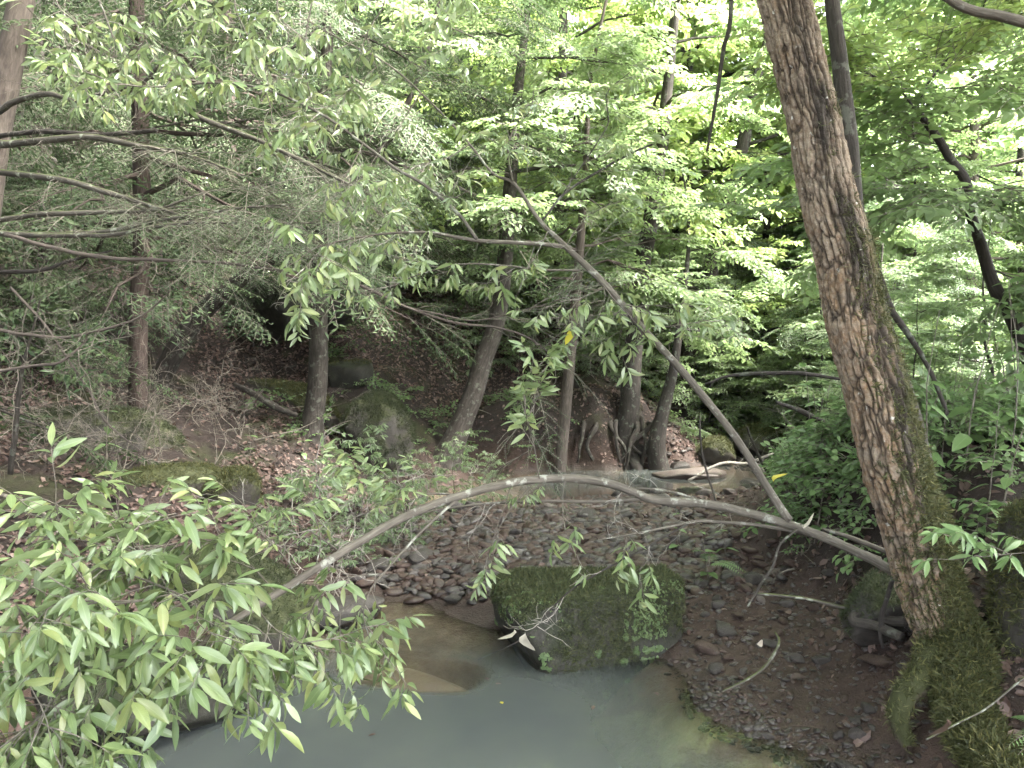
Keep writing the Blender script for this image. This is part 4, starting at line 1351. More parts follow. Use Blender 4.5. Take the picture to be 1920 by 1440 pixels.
hemlimb([(10, 442, 4.6, 9), (100, 465, 4.5, 9), (170, 481, 4.45, 9), (350, 490, 4.4, 7), (480, 502, 4.35, 6), (610, 520, 4.3, 7), (690, 545, 4.3, 7), (760, 577, 4.3, 6), (850, 605, 4.3, 6), (920, 612, 4.3, 5), (990, 632, 4.3, 4), (1050, 680, 4.3, 2)], 3, HT, .7, bare=14, bark='pale_bark', sub=1)
hemlimb([(-20, 618, 4.6, 8), (60, 628, 4.5, 7), (130, 630, 4.45, 7), (250, 600, 4.4, 5), (312, 554, 4.4, 3)], 0, HT, bare=10, bark='pale_bark')
hemlimb([(-20, 510, 4.7, 9), (80, 505, 4.6, 9), (130, 490, 4.55, 7), (210, 470, 4.5, 4)], 0, HT, bare=7, bark='dark_bark')
hemlimb([(-20, 698, 4.3, 8), (60, 688, 4.25, 7), (110, 680, 4.2, 6), (150, 650, 4.2, 4), (165, 635, 4.2, 2)], 0, HT, bare=8, bark='pale_bark')
hemlimb([(20, 540, 4.6, 6), (90, 620, 4.6, 6), (160, 720, 4.6, 5), (200, 790, 4.6, 5), (270, 850, 4.6, 3)], 0, HT, bare=12, bark='pale_bark')
hemlimb([(760, 577, 4.3, 4), (830, 590, 4.3, 4), (900, 600, 4.3, 3), (1010, 575, 4.3, 3), (1080, 550, 4.3, 2)], 3, HT, .4, bare=5, bark='pale_bark', mat='hemlock_pale')

traced_tree('hemlock', 'reddish straight hemlock trunk rising behind the tangled dead twigs', [(248, 900, 7.6, 39), (256, 790, 7.6, 35), (262, 600, 7.6, 33), (266, 400, 7.6, 31), (262, 200, 7.6, 29), (256, 40, 7.6, 27)], 'red_bark', 8, 302, HEMFAR, 34, 2.6, 6, .28, 1.0, None, .05, .6, leafmat='hemlock')
t3, p3 = traced_tree('crooked_tree', 'dark crooked trunk slanting up to the right behind the reddish hemlock', [(290, 725, 8.7, 42), (330, 655, 8.7, 37), (376, 590, 8.7, 34), (430, 540, 8.7, 29), (500, 490, 8.8, 24), (600, 420, 8.9, 19)], 'dark_bark', 6, 303, HEMFAR, 14, 1.6, 5, .45, 1.0, None, .1, .5, leafmat='hemlock')
traced_tree('hemlock', 'short dark trunk with a flared black base standing on the leafy slope', [(580, 850, 8.5, 59), (586, 795, 8.5, 43), (596, 720, 8.5, 37), (598, 620, 8.5, 34), (600, 540, 8.5, 33), (603, 420, 8.5, 30), (606, 200, 8.5, 26)], 'brown_bark', 8, 304, HEMFAR, 30, 2.4, 6, .36, 1.0, None, .05, .6, leafmat='hemlock')
traced_tree('tree', 'stout dark trunk leaning right at the bottom of the leaf strewn slope', [(828, 890, 9.7, 57), (850, 830, 9.7, 45), (885, 740, 9.7, 39), (905, 680, 9.7, 36), (932, 600, 9.7, 33), (946, 480, 9.7, 29), (960, 300, 9.7, 23)], 'brown_bark', 8, 305, BEECH, 24, 2.2, 5, .4, 1.0, None, .2, .4, leafmat='grey_green')
traced_tree('tree', 'thin pale grey pole trunk at the water edge behind the arched stem', [(1048, 905, 10.3, 23), (1058, 800, 10.3, 22), (1068, 690, 10.3, 21), (1080, 560, 10.3, 19), (1090, 420, 10.3, 15)], 'pale_bark', 7, 306, BEECH, 20, 1.6, 5, .4, 1.0, None, .2, .4, leafmat='grey_green')
t7, p7 = traced_tree('tree', 'dark trunk on spread undercut roots at the far water edge', [(1160, 895, 10.8, 84), (1170, 840, 10.8, 57), (1180, 760, 10.8, 40), (1190, 640, 10.8, 34), (1203, 500, 10.8, 31), (1222, 400, 10.8, 29), (1240, 280, 10.8, 25)], 'dark_bark', 9, 307, BEECH, 16, 2.0, 5, .5, 1.0, None, .2, .4, leafmat='grey_green')
for q, s in (([(1166, 850, 10.75, 34), (1140, 870, 10.6, 24), (1115, 905, 10.45, 12)], 1), ([(1180, 850, 10.7, 34), (1196, 875, 10.5, 22), (1204, 905, 10.3, 12)], 2), ([(1172, 845, 10.7, 26), (1160, 880, 10.5, 16), (1158, 905, 10.4, 9)], 4), ([(1180, 835, 10.8, 22), (1215, 850, 10.6, 16), (1240, 885, 10.4, 9)], 5)):
    pp = wobble(smooth_path(px_path(q), 24), .06, 3, s)
    mb = MB()
    tube(mb, pp, 10, 0, .25, s)
    mb.build('root', M['dark_bark'], t7)
rr_ = RS(19)
for i in range(11):
    x0 = 1095 + 15 * i + rr_.randn() * 6
    q = [(x0, 778 + rr_.rand() * 15, 10.85, 10), (x0 + rr_.randn() * 6, 800, 10.62, 9), (x0 + rr_.randn() * 12, 835, 10.52, 7), (x0 + rr_.randn() * 16, 865 + rr_.rand() * 20, 10.48, 3)]
    pp = wobble(smooth_path(px_path(q), 16), .04, 4, i)
    mb = MB()
    tube(mb, pp, 6, 0, .25, i)
    mb.build('root', M['dark_bark' if i % 3 else 'brown_bark'], t7)
traced_tree('stump_sapling', 'short black trunk with a mossy foot standing at the far water edge', [(1238, 895, 10.5, 42), (1232, 830, 10.5, 34), (1245, 760, 10.55, 24), (1262, 690, 10.6, 18), (1275, 600, 10.7, 13)], 'dark_bark', 4.5, 308, BEECH, 9, 1.2, 4, .5, 1.0, None, .1, .5, leafmat='grey_green')
traced_tree('tree', 'dark trunk leaning right above the far bend of the stream', [(1296, 640, 13, 36), (1325, 540, 13, 32), (1345, 450, 13, 29), (1376, 350, 13, 25), (1400, 240, 13, 22)], 'dark_bark', 10, 309, MAPLE, 24, 2.6, 5, .45, 1.0, None, .15, .4, leafmat='green')
traced_tree('tree', 'straight dark trunk high up behind the bright leaves beside the hanging vine', [(1272, 560, 15, 30), (1278, 300, 15, 28), (1286, 150, 15, 26), (1302, -20, 15, 24)], 'dark_bark', 11, 310, MAPLE, 44, 3.2, 6, .3, 1.0, None, .2, .4, leafmat='bright')
traced_tree('tree', 'slim grey trunk behind the bright leaves above the leaf strewn slope', [(1048, 480, 13.5, 18), (1052, 300, 13.5, 17), (1056, 100, 13.5, 16), (1058, -20, 13.5, 15)], 'brown_bark', 10, 311, MAPLE, 44, 3.2, 6, .2, 1.0, None, .2, .4, leafmat='bright')
traced_tree('tree', 'slender pale trunk in the bright wood to the right of the leaning tree', [(1688, 640, 15, 20), (1695, 400, 15, 18), (1703, 100, 15, 15)], 'pale_bark', 11, 312, MAPLE, 40, 3.0, 6, .3, 1.0, None, .2, .4, leafmat='green')
traced_tree('tree', 'slim grey trunk behind the dark crooked sapling', [(1822, 680, 13, 18), (1825, 330, 13, 17), (1830, 100, 13, 14)], 'pale_bark', 9.5, 313, BEECH, 40, 2.8, 6, .25, 1.0, None, .2, .4, leafmat='green')

# crooked dark sapling by the right edge
CS = thing('crooked_sapling', 'dark crooked sapling forking above the right bank', 'tree', (3.9, 5.0, hz(3.9, 5.0)))
base = px_path([(1990, 900, 5.0, 32), (1945, 720, 5.0, 30), (1905, 610, 5.0, 26), (1868, 545, 5.0, 23), (1840, 470, 5.0, 20), (1820, 400, 5.0, 18), (1812, 340, 5.0, 17), (1782, 298, 5.0, 16), (1755, 255, 5.0, 14), (1716, 202, 5.0, 12)])
base = ground_path(base)
pcs = wobble(smooth_path(base, 70), .012, 3, 5)
mb = MB()
tube(mb, pcs, 10, 0, .15, 5)
csT = mb.build('trunk', M['dark_bark'], CS)
rc = RS(66)


def cslimb(pts, n, tpl=BEECH, mat='green', scale=.95, sub=6, parent=CS, bark='dark_bark'):
    SHOOT_ID[0] += 1
    o, p = stem('branch', pts, 7, bark, .01, SHOOT_ID[0], parent)
    mb = MB()
    foliate(mb, p, tpl, rc, n, .25, scale, 1.0, -.05)
    for i in range(sub):
        j = rc.randint(2, len(p) - 1)
        q = crook(p[j, :3], norm(p[j, :3] - p[j - 1, :3]) + rc.randn(3) * [.7, .7, .2], .7 * rc.uniform(.6, 1.3), .004, rc, 5, .25, .02)
        tube(mb, q, 4, 1)
        foliate(mb, q, tpl, rc, 4, .2, scale, 1.0, -.05)
    mb.build('foliage', [M[mat], M['twig']], o, False)


cslimb([(1716, 202, 5.0, 10), (1745, 150, 5.0, 9), (1790, 95, 5.05, 8), (1835, 30, 5.1, 6), (1870, -60, 5.1, 4)], 8, FINE, 'bright')
cslimb([(1716, 202, 5.0, 10), (1690, 172, 5.0, 9), (1640, 145, 5.0, 8), (1588, 124, 5.0, 6)], 8, FINE, 'bright')
cslimb([(1755, 165, 5.0, 5), (1800, 165, 5.1, 5), (1850, 145, 5.2, 4), (1920, 130, 5.2, 3)], 5)
cslimb([(1790, 280, 5.0, 5), (1720, 265, 5.1, 4), (1640, 290, 5.3, 4), (1610, 285, 5.3, 3)], 5, BEECH)
cslimb([(1812, 350, 5.0, 5), (1760, 355, 4.8, 4), (1680, 355, 4.6, 3)], 5, BEECH, 'grey_green')
cslimb([(1830, 330, 5.0, 6), (1880, 350, 4.8, 5), (1960, 365, 4.6, 3)], 7, FINE, 'grey_green')
cslimb([(1850, 500, 5.0, 5), (1900, 520, 4.9, 4), (1960, 520, 4.8, 3)], 6, FINE, 'grey_green')

# grey limb crossing the top right corner, with the tree it grows from beyond the frame
CT = thing('corner_tree', 'smooth grey limb of a tree reaching across the upper right corner', 'tree', (3.4, 2.9, hz(3.4, 2.9)))
pt = np.array([[3.4, 2.9, hz(3.4, 2.9) - .2, .13], [3.35, 2.95, 2.2, .115], [3.3, 3.0, 4.0, .1], [3.2, 3.1, 6.0, .085], [3.2, 3.1, 8.5, .04]])
mb = MB()
pct = smooth_path(pt, 50)
tube(mb, wobble(pct, .03, 1, 3), 14, 0, .1, 3)
mb.build('trunk', M['grey_bark'], CT)
q = px_path([(2600, 420, 2.98, 40), (2300, 250, 3.0, 34), (2050, 100, 3.0, 24), (1960, 55, 3.0, 20), (1880, 30, 3.0, 18), (1830, 22, 3.0, 17), (1780, 0, 3.0, 15), (1700, -60, 3.0, 10), (1600, -160, 3.0, 6)])
q[0, :3] = [3.36, 2.95, 2.0]
mb = MB()
tube(mb, wobble(smooth_path(q, 60), .008, 3, 8), 10, 0, .1, 4)
ctb = mb.build('branch', M['grey_bark'], CT)
mb = MB()
crown(mb, pct, RS(15), 14, 2.2, FAR, 5, .55, 1.0, .9, .4, .3)
mb.build('crown', [M['green'], M['twig'], M['grey_bark']], CT, False)

# hanging vine and the dark creeper behind the leaning tree
p = smooth_path(px_path([(1385, -500, 4.6, 7), (1372, -10, 4.6, 8), (1355, 95, 4.6, 8), (1344, 170, 4.6, 7), (1332, 240, 4.6, 6), (1325, 282, 4.6, 5)]), 40)
mb = MB()
tube(mb, wobble(p, .012, 3, 2), 7, 0, .15, 2)
tag(mb.build('hanging_vine', M['brown_bark']), 'thin bare vine hanging straight down beside the leaning tree', 'vine')
p = smooth_path(px_path([(1580, 330, 4.2, 9), (1622, 440, 4.25, 10), (1640, 490, 4.3, 11), (1668, 575, 4.35, 12), (1695, 620, 4.4, 12), (1730, 668, 4.45, 9), (1765, 740, 4.5, 8), (1800, 900, 4.55, 8), (1805, 1010, 4.6, 8)]), 50)
mb = MB()
tube(mb, wobble(p, .02, 3, 4), 8, 0, .2, 2)
tag(mb.build('woody_vine', M['dark_bark']), 'dark woody vine slanting down behind the leaning tree', 'vine')
HAZE = .0003
SHADE = [(0, 6.3, 7.2, .72, 'broad crowned tree added just beyond the right edge of the view to shade the far channel'), ('h', -5.6, 4.2, 1.0, 'dark hemlock added just outside the view to shade the near left bank'), ('h', -4.9, 1.8, .95, 'dark hemlock added beside the pool tail to shade the left bank'), ('h', -6.6, 6.6, 1.0, 'dark hemlock added behind the pale barked trunk to shade the left bank'), (1, 4.9, 4.3, .8, 'tall pale tree added beyond the right edge of the view to shade the gravel bar'), (0, 2.8, -2.2, 1.0, 'tall tree added behind the viewpoint to shade the foreground'), (1, .4, -3.6, 1.05, 'tall pale tree added behind the viewpoint beside the pool tail to shade the foreground'), (0, 5.2, -.6, 1.0, 'bank tree on the near right bank outside the view'),  # trees added out of view to shade left bank, gravel bar and channel
         (1, -2.6, -2.4, 1.0, 'pale tree added outside the view on the near left bank to shade the foreground')]  # the ones around the viewpoint are added to shade the foreground

# ------------------------------------------------------------------ forest behind
def proto_tree(seed, h, r, bark, kind, leafmat, nl, L, nspray, s0, scale, up, droop, lean=.06, shoots2=3):
    """meshes (trunk, crown) of a tree standing at the origin"""
    rng = RS(seed)
    n = 9
    P = np.zeros((n, 3))
    P[:, 2] = np.linspace(-.3, h, n)
    P[:, :2] = np.cumsum(rng.randn(n, 2) * lean * h / n * 1.2, axis=0)
    P[:, :2] -= P[0, :2]
    tr = np.c_[P, r * np.linspace(1, .12, n)]
    tr[0, 3] *= 1.3
    p = wobble(smooth_path(tr, 40), .03, .8, seed)
    mb = MB()
    tube(mb, p, 12, 0, .1, seed)
    a = mb.mesh('trunk', M[bark])
    mb = MB()
    crown(mb, p, rng, nl, L, kind, nspray, s0, 1.0, scale, up, droop, shoots2=shoots2)
    b = mb.mesh('crown', [M[leafmat], M['twig'], M[bark]], (0, 0, 0), False)
    return a, b


PROTO = {
    'bright_maple': [proto_tree(401, 9, .1, 'brown_bark', MAPLE, 'bright', 50, 3.0, 8, .12, .72, .2, .4), proto_tree(402, 8, .08, 'pale_bark', MAPLE, 'bright', 46, 2.6, 8, .12, .72, .2, .4)],
    'green_maple': [proto_tree(403, 9, .1, 'brown_bark', MAPLE, 'green', 50, 3.0, 8, .15, .72, .2, .4), proto_tree(404, 7.5, .07, 'pale_bark', FAR, 'green', 40, 2.6, 5, .1, 1.0, .2, .4)],
    'beech': [proto_tree(405, 8.5, .09, 'pale_bark', BEECH, 'grey_green', 50, 2.8, 8, .12, .95, .15, .4), proto_tree(406, 7, .06, 'brown_bark', BEECH, 'grey_green', 44, 2.4, 8, .08, .92, .15, .4)],
    'hemlock': [proto_tree(407, 13, .13, 'red_bark', HEMFAR, 'hemlock', 64, 2.8, 6, .1, 1.2, .0, .6, .03), proto_tree(408, 10, .1, 'dark_bark', HEMFAR, 'hemlock', 56, 2.4, 6, .08, 1.1, .0, .6, .03)],
    'shrub': [proto_tree(409, 2.6, .025, 'brown_bark', BEECH, 'grey_green', 20, 1.1, 4, .12, .8, .3, .4, .15, 2), proto_tree(410, 2.2, .02, 'brown_bark', LAUREL_MID, 'laurel_mid', 22, 1.0, 5, .15, 1.2, .3, .3, .15, 2), proto_tree(411, 3.2, .03, 'dark_bark', HEMFAR, 'hemlock_pale', 26, 1.2, 4, .06, .7, .0, .5, .06, 2)],
}
rf = RS(909)


def plant(kind, i, x, y, s, label, name, cat, group, rz=None):
    a, b = PROTO[kind][i]
    z = hz(x, y)
    t = thing(name, label, cat, (x, y, z), group)
    t.rotation_euler = (rf.randn() * .03, rf.randn() * .03, rf.rand() * 6.28 if rz is None else rz)
    t.scale = (s, s, s * rf.uniform(.92, 1.1))
    for nm, me in (('trunk', a), ('crown', b)):
        o = bpy.data.objects.new(nm, me)
        C.objects.link(o)
        o.parent = t
    return t


FOREST = [
    ('bright_maple', 0, 5.0, 15.0, 1.0), ('bright_maple', 1, 7.6, 15.5, 1.0), ('green_maple', 0, 9.8, 15.0, 1.0), ('bright_maple', 0, 6.0, 20.0, 1.1), ('green_maple', 1, 10.5, 20.0, 1.2), ('bright_maple', 1, 13.5, 19.0, 1.2),
    ('bright_maple', 0, 8.5, 26.0, 1.2), ('green_maple', 0, 13.0, 27.0, 1.2), ('bright_maple', 1, 17.5, 25.0, 1.3), ('bright_maple', 0, 4.5, 24.0, 1.2), ('beech', 0, 6.0, 31.0, 1.3), ('bright_maple', 0, 12.0, 34.0, 1.4), ('green_maple', 0, 19.0, 32.0, 1.4),
    ('bright_maple', 1, 2.3, 18.5, 1.2), ('bright_maple', 0, .8, 23.0, 1.2), ('bright_maple', 0, 2.5, 31.0, 1.3), ('green_maple', 1, -2.0, 27.0, 1.4),
    ('beech', 1, .2, 16.5, 1.0), ('beech', 0, -1.6, 16.5, 1.0), ('beech', 1, 6.9, 13.0, .8),
    ('hemlock', 0, -4.6, 12.8, 1.0), ('hemlock', 1, -6.2, 10.4, 1.0), ('hemlock', 0, -7.6, 13.5, 1.0), ('hemlock', 1, -3.0, 14.8, 1.0), ('hemlock', 0, -5.4, 17.0, 1.0), ('hemlock', 0, -9.2, 16.5, 1.1), ('hemlock', 1, -1.6, 13.6, .8),
    ('hemlock', 1, -9.6, 11.2, 1.0), ('hemlock', 0, -7.2, 8.2, 1.0), ('hemlock', 0, -12.5, 18.5, 1.2), ('beech', 0, -3.6, 21.5, 1.2), ('hemlock', 0, -9.0, 22.5, 1.3), ('beech', 0, 14.0, 14.0, 1.1), ('green_maple', 0, 16.5, 18.5, 1.2)]
DESC = {'bright_maple': 'yellow green broadleaf tree', 'green_maple': 'mid green broadleaf tree', 'beech': 'grey green layered beech tree', 'hemlock': 'dark green hemlock'}
for kind, i, x, y, s in FOREST:
    where = 'behind the dark trunks on the slope' if x < -2.5 else 'above the leaf strewn slope in the middle' if x < 3.2 and y < 20 else 'far up the valley in the middle' if x < 5 else 'beyond the far bend of the stream' if x / y < .42 else 'in the wood behind the right bank'
    dist = 'near' if y < 14 else 'middle distance' if y < 22 else 'distant'
    th = 'stout' if i == 0 else 'slender'
    lab = f'{dist} {th} {DESC[kind]} {where}'
    plant(kind, i, x, y, s, lab, {'bright_maple': 'maple_tree', 'green_maple': 'maple_tree', 'beech': 'beech_tree', 'hemlock': 'hemlock'}[kind], 'tree', lab.replace(' tree', ' trees') if 'tree' in lab else lab.replace('hemlock', 'hemlocks'))

PROTO['shade'] = [proto_tree(412, 11, .14, 'brown_bark', FAR, 'green', 44, 3.4, 6, .38, 1.2, .3, .3), proto_tree(413, 12, .15, 'pale_bark', FAR, 'green', 44, 3.2, 6, .42, 1.2, .3, .3)]
for i, x, y, s, lab in SHADE:
    plant(*(('hemlock', 1) if i == 'h' else ('shade', i)), x, y, s, lab, 'hemlock' if i == 'h' else 'added_shade_tree', 'tree', None)  # added for the shade their crowns cast into the view

SHRUBS = [(1, -1.15, 5.6, .3), (1, -.85, 6.1, .28), (1, -1.5, 5.3, .34), (1, -.6, 7.6, .32), (1, -1.35, 6.6, .36), (1, -1.0, 7.1, .3), (1, -.2, 8.0, .25), (0, 3.3, 13.0, .9), (0, 4.6, 12.2, 1.0), (0, 4.6, 9.6, .75), (2, 5.0, 10.6, 1.1), (0, 2.6, 12.4, 1.0), (2, 1.5, 12.4, .7), (0, 5.2, 11.2, 1.1), (0, 5.6, 13.0, 1.2), (2, 6.2, 10.6, .8),
          (1, -.4, 12.0, .8), (0, .4, 12.6, .9), (1, -2.4, 12.2, .8), (1, -3.4, 11.8, .9), (1, -4.4, 10.8, .9), (2, -5.2, 8.6, .9), (1, -4.8, 7.6, .8), (0, 1.2, 13.2, 1.0), (0, -1.0, 13.2, 1.0),
          (0, 4.6, 7.4, .8), (0, 3.7, 7.1, .5), (1, 4.4, 5.8, .6), (0, 5.4, 6.6, .9), (0, 3.0, 14.2, 1.3), (0, 4.2, 14.4, 1.5), (2, 3.7, 13.4, 1.1), (0, 5.0, 15.2, 1.6), (2, 4.6, 11.4, .9)]
SD = ['grey green leafy shrub', 'glossy laurel shrub', 'pale green hemlock sapling']
SN = ['shrub', 'laurel_shrub', 'hemlock_sapling']
for i, x, y, s in SHRUBS:
    where = 'among the stones behind the arched stem' if y < 8.2 and x < 0 else 'on the left slope' if x < -1.9 else 'on the slope behind the stream' if x < 1.5 else 'at the far bend of the stream' if y > 10.5 else 'on the right bank' if x > 4 else 'beside the stream right of the leaning shoot'
    lab = f"{'tall' if s > .95 else 'tiny' if s < .4 else 'low' if s < .75 else 'mid sized'} {SD[i]} {where}"
    plant('shrub', i, x, y, s, lab, SN[i], 'shrub', lab.replace('shrub', 'shrubs').replace('sapling', 'saplings'))

# far-off wood as one mass
mb = MB()
n = 9000
x, y = rf.uniform(-30, 62, n), rf.uniform(38, 60, n)
z = H(x, y, False) + 24 * rf.rand(n) ** 1.3
k = fbm(np.c_[x, y, z] * .16, 3, 6) > -.3
k &= (z - H(x, y, False) < 12 + 10 * fbm(np.c_[x, y, 0 * x] * .2, 2, 8))
x, y, z = x[k], y[k], z[k]
mb.scatter_mix(FAR, frames(rf.randn(len(x), 3) * [1, 1, .2], ZUP + rf.randn(len(x), 3) * .3, rf.uniform(1.5, 2.7, len(x))), np.c_[x, y, z], rf)
o = mb.build('distant_woods', [M['bright'], M['twig']], None, False)
tag(o, 'hazy bright green wood far beyond the stream', 'distant woods', kind='stuff')


# ------------------------------------------------------------------ herbs of the right bank
def herb(seed, h, nl, L, W, droop):
    rng = RS(seed)
    p = crook((0, 0, -.03), (rng.randn() * .12, rng.randn() * .12, 1), h, .004, rng, 6, .12)
    a = MB()
    tube(a, p, 6, 0)
    b = MB()
    lv = [leaf(L, W, c, .2, 2, 0, .01, .75) for c in (.2, .4)]
    d = np.linspace(0, 1, len(p))
    s = np.repeat(np.linspace(.25, 1, nl), 2)
    T0 = np.stack([np.interp(s, d, p[:, k]) for k in range(3)], -1)
    an = np.repeat(np.arange(nl) * 1.57 + rng.rand(), 2) + np.tile([0, PI], nl) + rng.randn(2 * nl) * .3
    D = np.stack([np.cos(an), np.sin(an), np.repeat(np.linspace(-droop, .5, nl), 2) + rng.randn(2 * nl) * .15], -1)
    b.scatter_mix(lv, frames(D, ZUP + rng.randn(2 * nl, 3) * .2, np.repeat(np.linspace(1.1, .55, nl), 2) * rng.uniform(.8, 1.15, 2 * nl)), T0, rng)
    return a.mesh('stem', M['twig']), b.mesh('leaves', M['herb'])


HERB = [herb(501, .75, 6, .13, .06, .3), herb(502, .55, 5, .11, .055, .4), herb(503, .95, 8, .12, .045, .3), herb(504, .32, 3, .1, .06, .3)]
HD = ['tall leafy herb with drooping pairs of leaves', 'mid height broad leaved herb', 'tall narrow leaved herb', 'low broad leaved seedling']
HX = [(2.15, 5.3, 1), (2.3, 5.45, 0), (2.5, 5.35, 1), (2.2, 5.7, 0), (2.45, 6.2, 0), (2.7, 5.8, 1), (2.1, 5.0, 3), (2.35, 4.9, 3), (2.42, 3.9, 0), (2.7, 4.15, 2), (2.55, 4.3, 0), (2.95, 3.85, 2), (3.0, 4.5, 0), (2.62, 3.55, 1), (2.3, 4.15, 2), (3.25, 4.2, 0), (3.4, 4.6, 2), (2.2, 4.45, 1), (2.8, 4.9, 0), (1.95, 4.9, 1), (2.05, 5.15, 0), (2.95, 4.3, 0), (3.2, 4.7, 2), (3.05, 4.0, 1), (2.75, 4.6, 3), (3.5, 5.0, 0), (2.6, 5.0, 1), (2.35, 5.2, 3), (2.3, 4.8, 1), (3.9, 5.5, 2), (3.4, 5.6, 1), (2.9, 5.3, 0), (4.2, 5.0, 0), (3.7, 4.3, 1), (3.1, 6.2, 2), (2.5, 5.9, 1),
      (2.2, 5.9, 3), (2.05, 5.6, 1), (4.4, 6.2, 0), (3.8, 6.6, 1), (2.75, 3.6, 3), (2.5, 3.9, 1), (2.5, 6.8, 0), (3.3, 3.7, 0), (1.3, 5.0, 3), (1.55, 5.5, 3), (1.25, 5.7, 3), (2.0, 4.5, 3), (3.6, 7.2, 2), (2.45, 4.35, 3), (4.8, 7.0, 2),
      (-2.2, 8.0, 3), (-2.6, 7.6, 3), (-1.9, 7.6, 3), (-3.2, 6.0, 1), (-2.9, 5.6, 3), (-1.6, 8.7, 3), (-.6, 9.9, 1), (-.4, 9.7, 3), (-1.1, 8.9, 1), (-1.4, 8.5, 1), (-.9, 9.2, 3)]
for x, y, i in HX:
    where = 'on the left bank' if x < -1.5 else 'at the foot of the far slope' if y > 8 else 'on the mud below the right bank' if x < 1.7 else 'behind the leaning tree' if x < 2.7 else 'on the right bank'
    lab = f'{HD[i]} growing {where}'
    t = thing('herb', lab, 'plant', (x, y, hz(x, y)), lab.replace('herb', 'herbs').replace('seedling', 'seedlings'))
    t.rotation_euler = (0, 0, rf.rand() * 6.28)
    s = rf.uniform(.9, 1.35)
    t.scale = (s, s, s)
    for nm, me in zip(('stem', 'leaves'), HERB[i]):
        o = bpy.data.objects.new(nm, me)
        C.objects.link(o)
        o.parent = t

# low green ground cover
n = 7000
x, y = np.r_[rf.uniform(-6, 7, 5200), rf.uniform(1.9, 3.6, 1800)], np.r_[rf.uniform(3.2, 13, 5200), rf.uniform(4.4, 7.4, 1800)]
z = H(x, y)
f = fbm(np.c_[x, y, 0 * x] * .8, 3, 21)
k = ((x > 1.9) & (z > .5) & (f > -.25) & ~((x < 4.4) & (y > 7.4) & (y < 13))) | ((x < -1.4) & (z > .3) & (f > .12) & (y < 10)) | ((y > 9.6) & (z > .1) & (f > .2)) | ((x > 1) & (y > 4.9) & (z > .28) & (f > -.1))
k &= ~((x > 1) & (y > 5) & (x / y < .365))
x, y, z = x[k], y[k], z[k]
mb = MB()
low = [flat_spray(600 + i, .3, 5, 5, .055, .032, 1, .25, .5) for i in range(4)]
mb.scatter_mix(low, frames(np.c_[rf.randn(len(x), 2), rf.uniform(-.1, .6, len(x))], ZUP + rf.randn(len(x), 3) * .3, rf.uniform(.5, 1.2, len(x))), np.c_[x, y, z + rf.uniform(.01, .14, len(x))], rf)
o = mb.build('ground_cover', [M['herb'], M['twig']], None, False)
tag(o, 'low leafy green ground cover on the stream banks', 'ground cover', kind='stuff')

# fallen sticks and brush on the slopes
mb = MB()
for i in range(420):
    x, y = rf.uniform(-6, 5), rf.uniform(4.5, 13)
    z = hz(x, y)
    if z < .25 or (x > -1.2 and x < 1.6 and y < 9):
        continue
    a = rf.rand() * 6.28
    q = crook((x, y, z + .02), (math.cos(a), math.sin(a), rf.uniform(-.1, .5)), rf.uniform(.2, .9), rf.uniform(.003, .008), rf, 6, .4)
    tube(mb, q, 5, 0)
    twiggy(mb, q, rf, 3, .2, .0025, 2, 0, .2)
o = mb.build('brushwood', M['twig'], None, False)
tag(o, 'tangled dead brushwood and sticks lying over the banks', 'brushwood', kind='stuff')


# ------------------------------------------------------------------ single sticks, leaves and small things
def stick(label, pts, mat='branch_bark', bare=0, name='fallen_stick', L=.15):
    p = wobble(smooth_path(px_path(pts), 26), .008, 5, len(label))
    mb = MB()
    tube(mb, p, 7, 0, .2, 3)
    if bare:
        twiggy(mb, p, RS(len(label)), bare, L, .002, 2)
    tag(mb.build(name, M[mat]), label, 'stick')


stick('pale crooked twig hanging from the arched stem down to the mud', [(1495, 992, 3.5, 4), (1462, 1020, 3.55, 5), (1448, 1060, 3.6, 5), (1430, 1090, 3.65, 5), (1415, 1115, 3.7, 5), (1400, 1140, 3.72, 3)])
stick('long straight pale stick lying across the mud to the mossy rock', [(1416, 1114, 3.75, 5), (1500, 1120, 3.75, 6), (1580, 1138, 3.75, 7), (1650, 1144, 3.75, 8)])
stick('dark thin prop standing against the tree foot', [(1676, 1085, 3.5, 9), (1660, 1130, 3.5, 9), (1652, 1150, 3.5, 9), (1650, 1190, 3.5, 8), (1655, 1215, 3.5, 5)], 'dark_bark')
stick('curved bare stick lying on the red mud near the water', [(1452, 1185, 3.9, 4), (1460, 1205, 3.85, 6), (1440, 1245, 3.75, 6), (1400, 1275, 3.65, 5), (1355, 1296, 3.6, 4)])
stick('thin dead log leaning on the leafy slope left of the flared trunk', [(440, 720, 8.6, 10), (480, 740, 8.5, 13), (520, 765, 8.4, 13), (556, 778, 8.3, 9)], 'brown_bark')
stick('arched bare stick poking in from the left edge above the leafy end', [(-20, 925, 4.4, 9), (40, 940, 4.4, 9), (90, 968, 4.35, 7), (110, 1000, 4.3, 5)], 'twig')
stick('upright bare dead sapling stem at the left edge', [(20, 890, 5.0, 10), (30, 800, 5.0, 10), (34, 740, 5.0, 9), (42, 690, 5.0, 7), (60, 620, 5.0, 5), (75, 560, 5.0, 3)], 'brown_bark', 6, L=.4)
stick('slim dark whip rising from the far bank in front of the stream', [(1345, 945, 3.7, 4), (1330, 900, 3.75, 4), (1315, 845, 3.8, 4), (1312, 780, 3.85, 3)], 'brown_bark')
stick('pair of thin dead shoots leaning over the far bend', [(1470, 930, 7.0, 3), (1430, 870, 7.0, 5), (1400, 800, 7.0, 4)], 'brown_bark')
stick('dark fallen branch reaching left out of the right bank thicket', [(1580, 806, 6.0, 14), (1540, 790, 6.0, 12), (1500, 770, 6.0, 10), (1455, 755, 6.0, 6)], 'dark_bark', 5, L=.4)
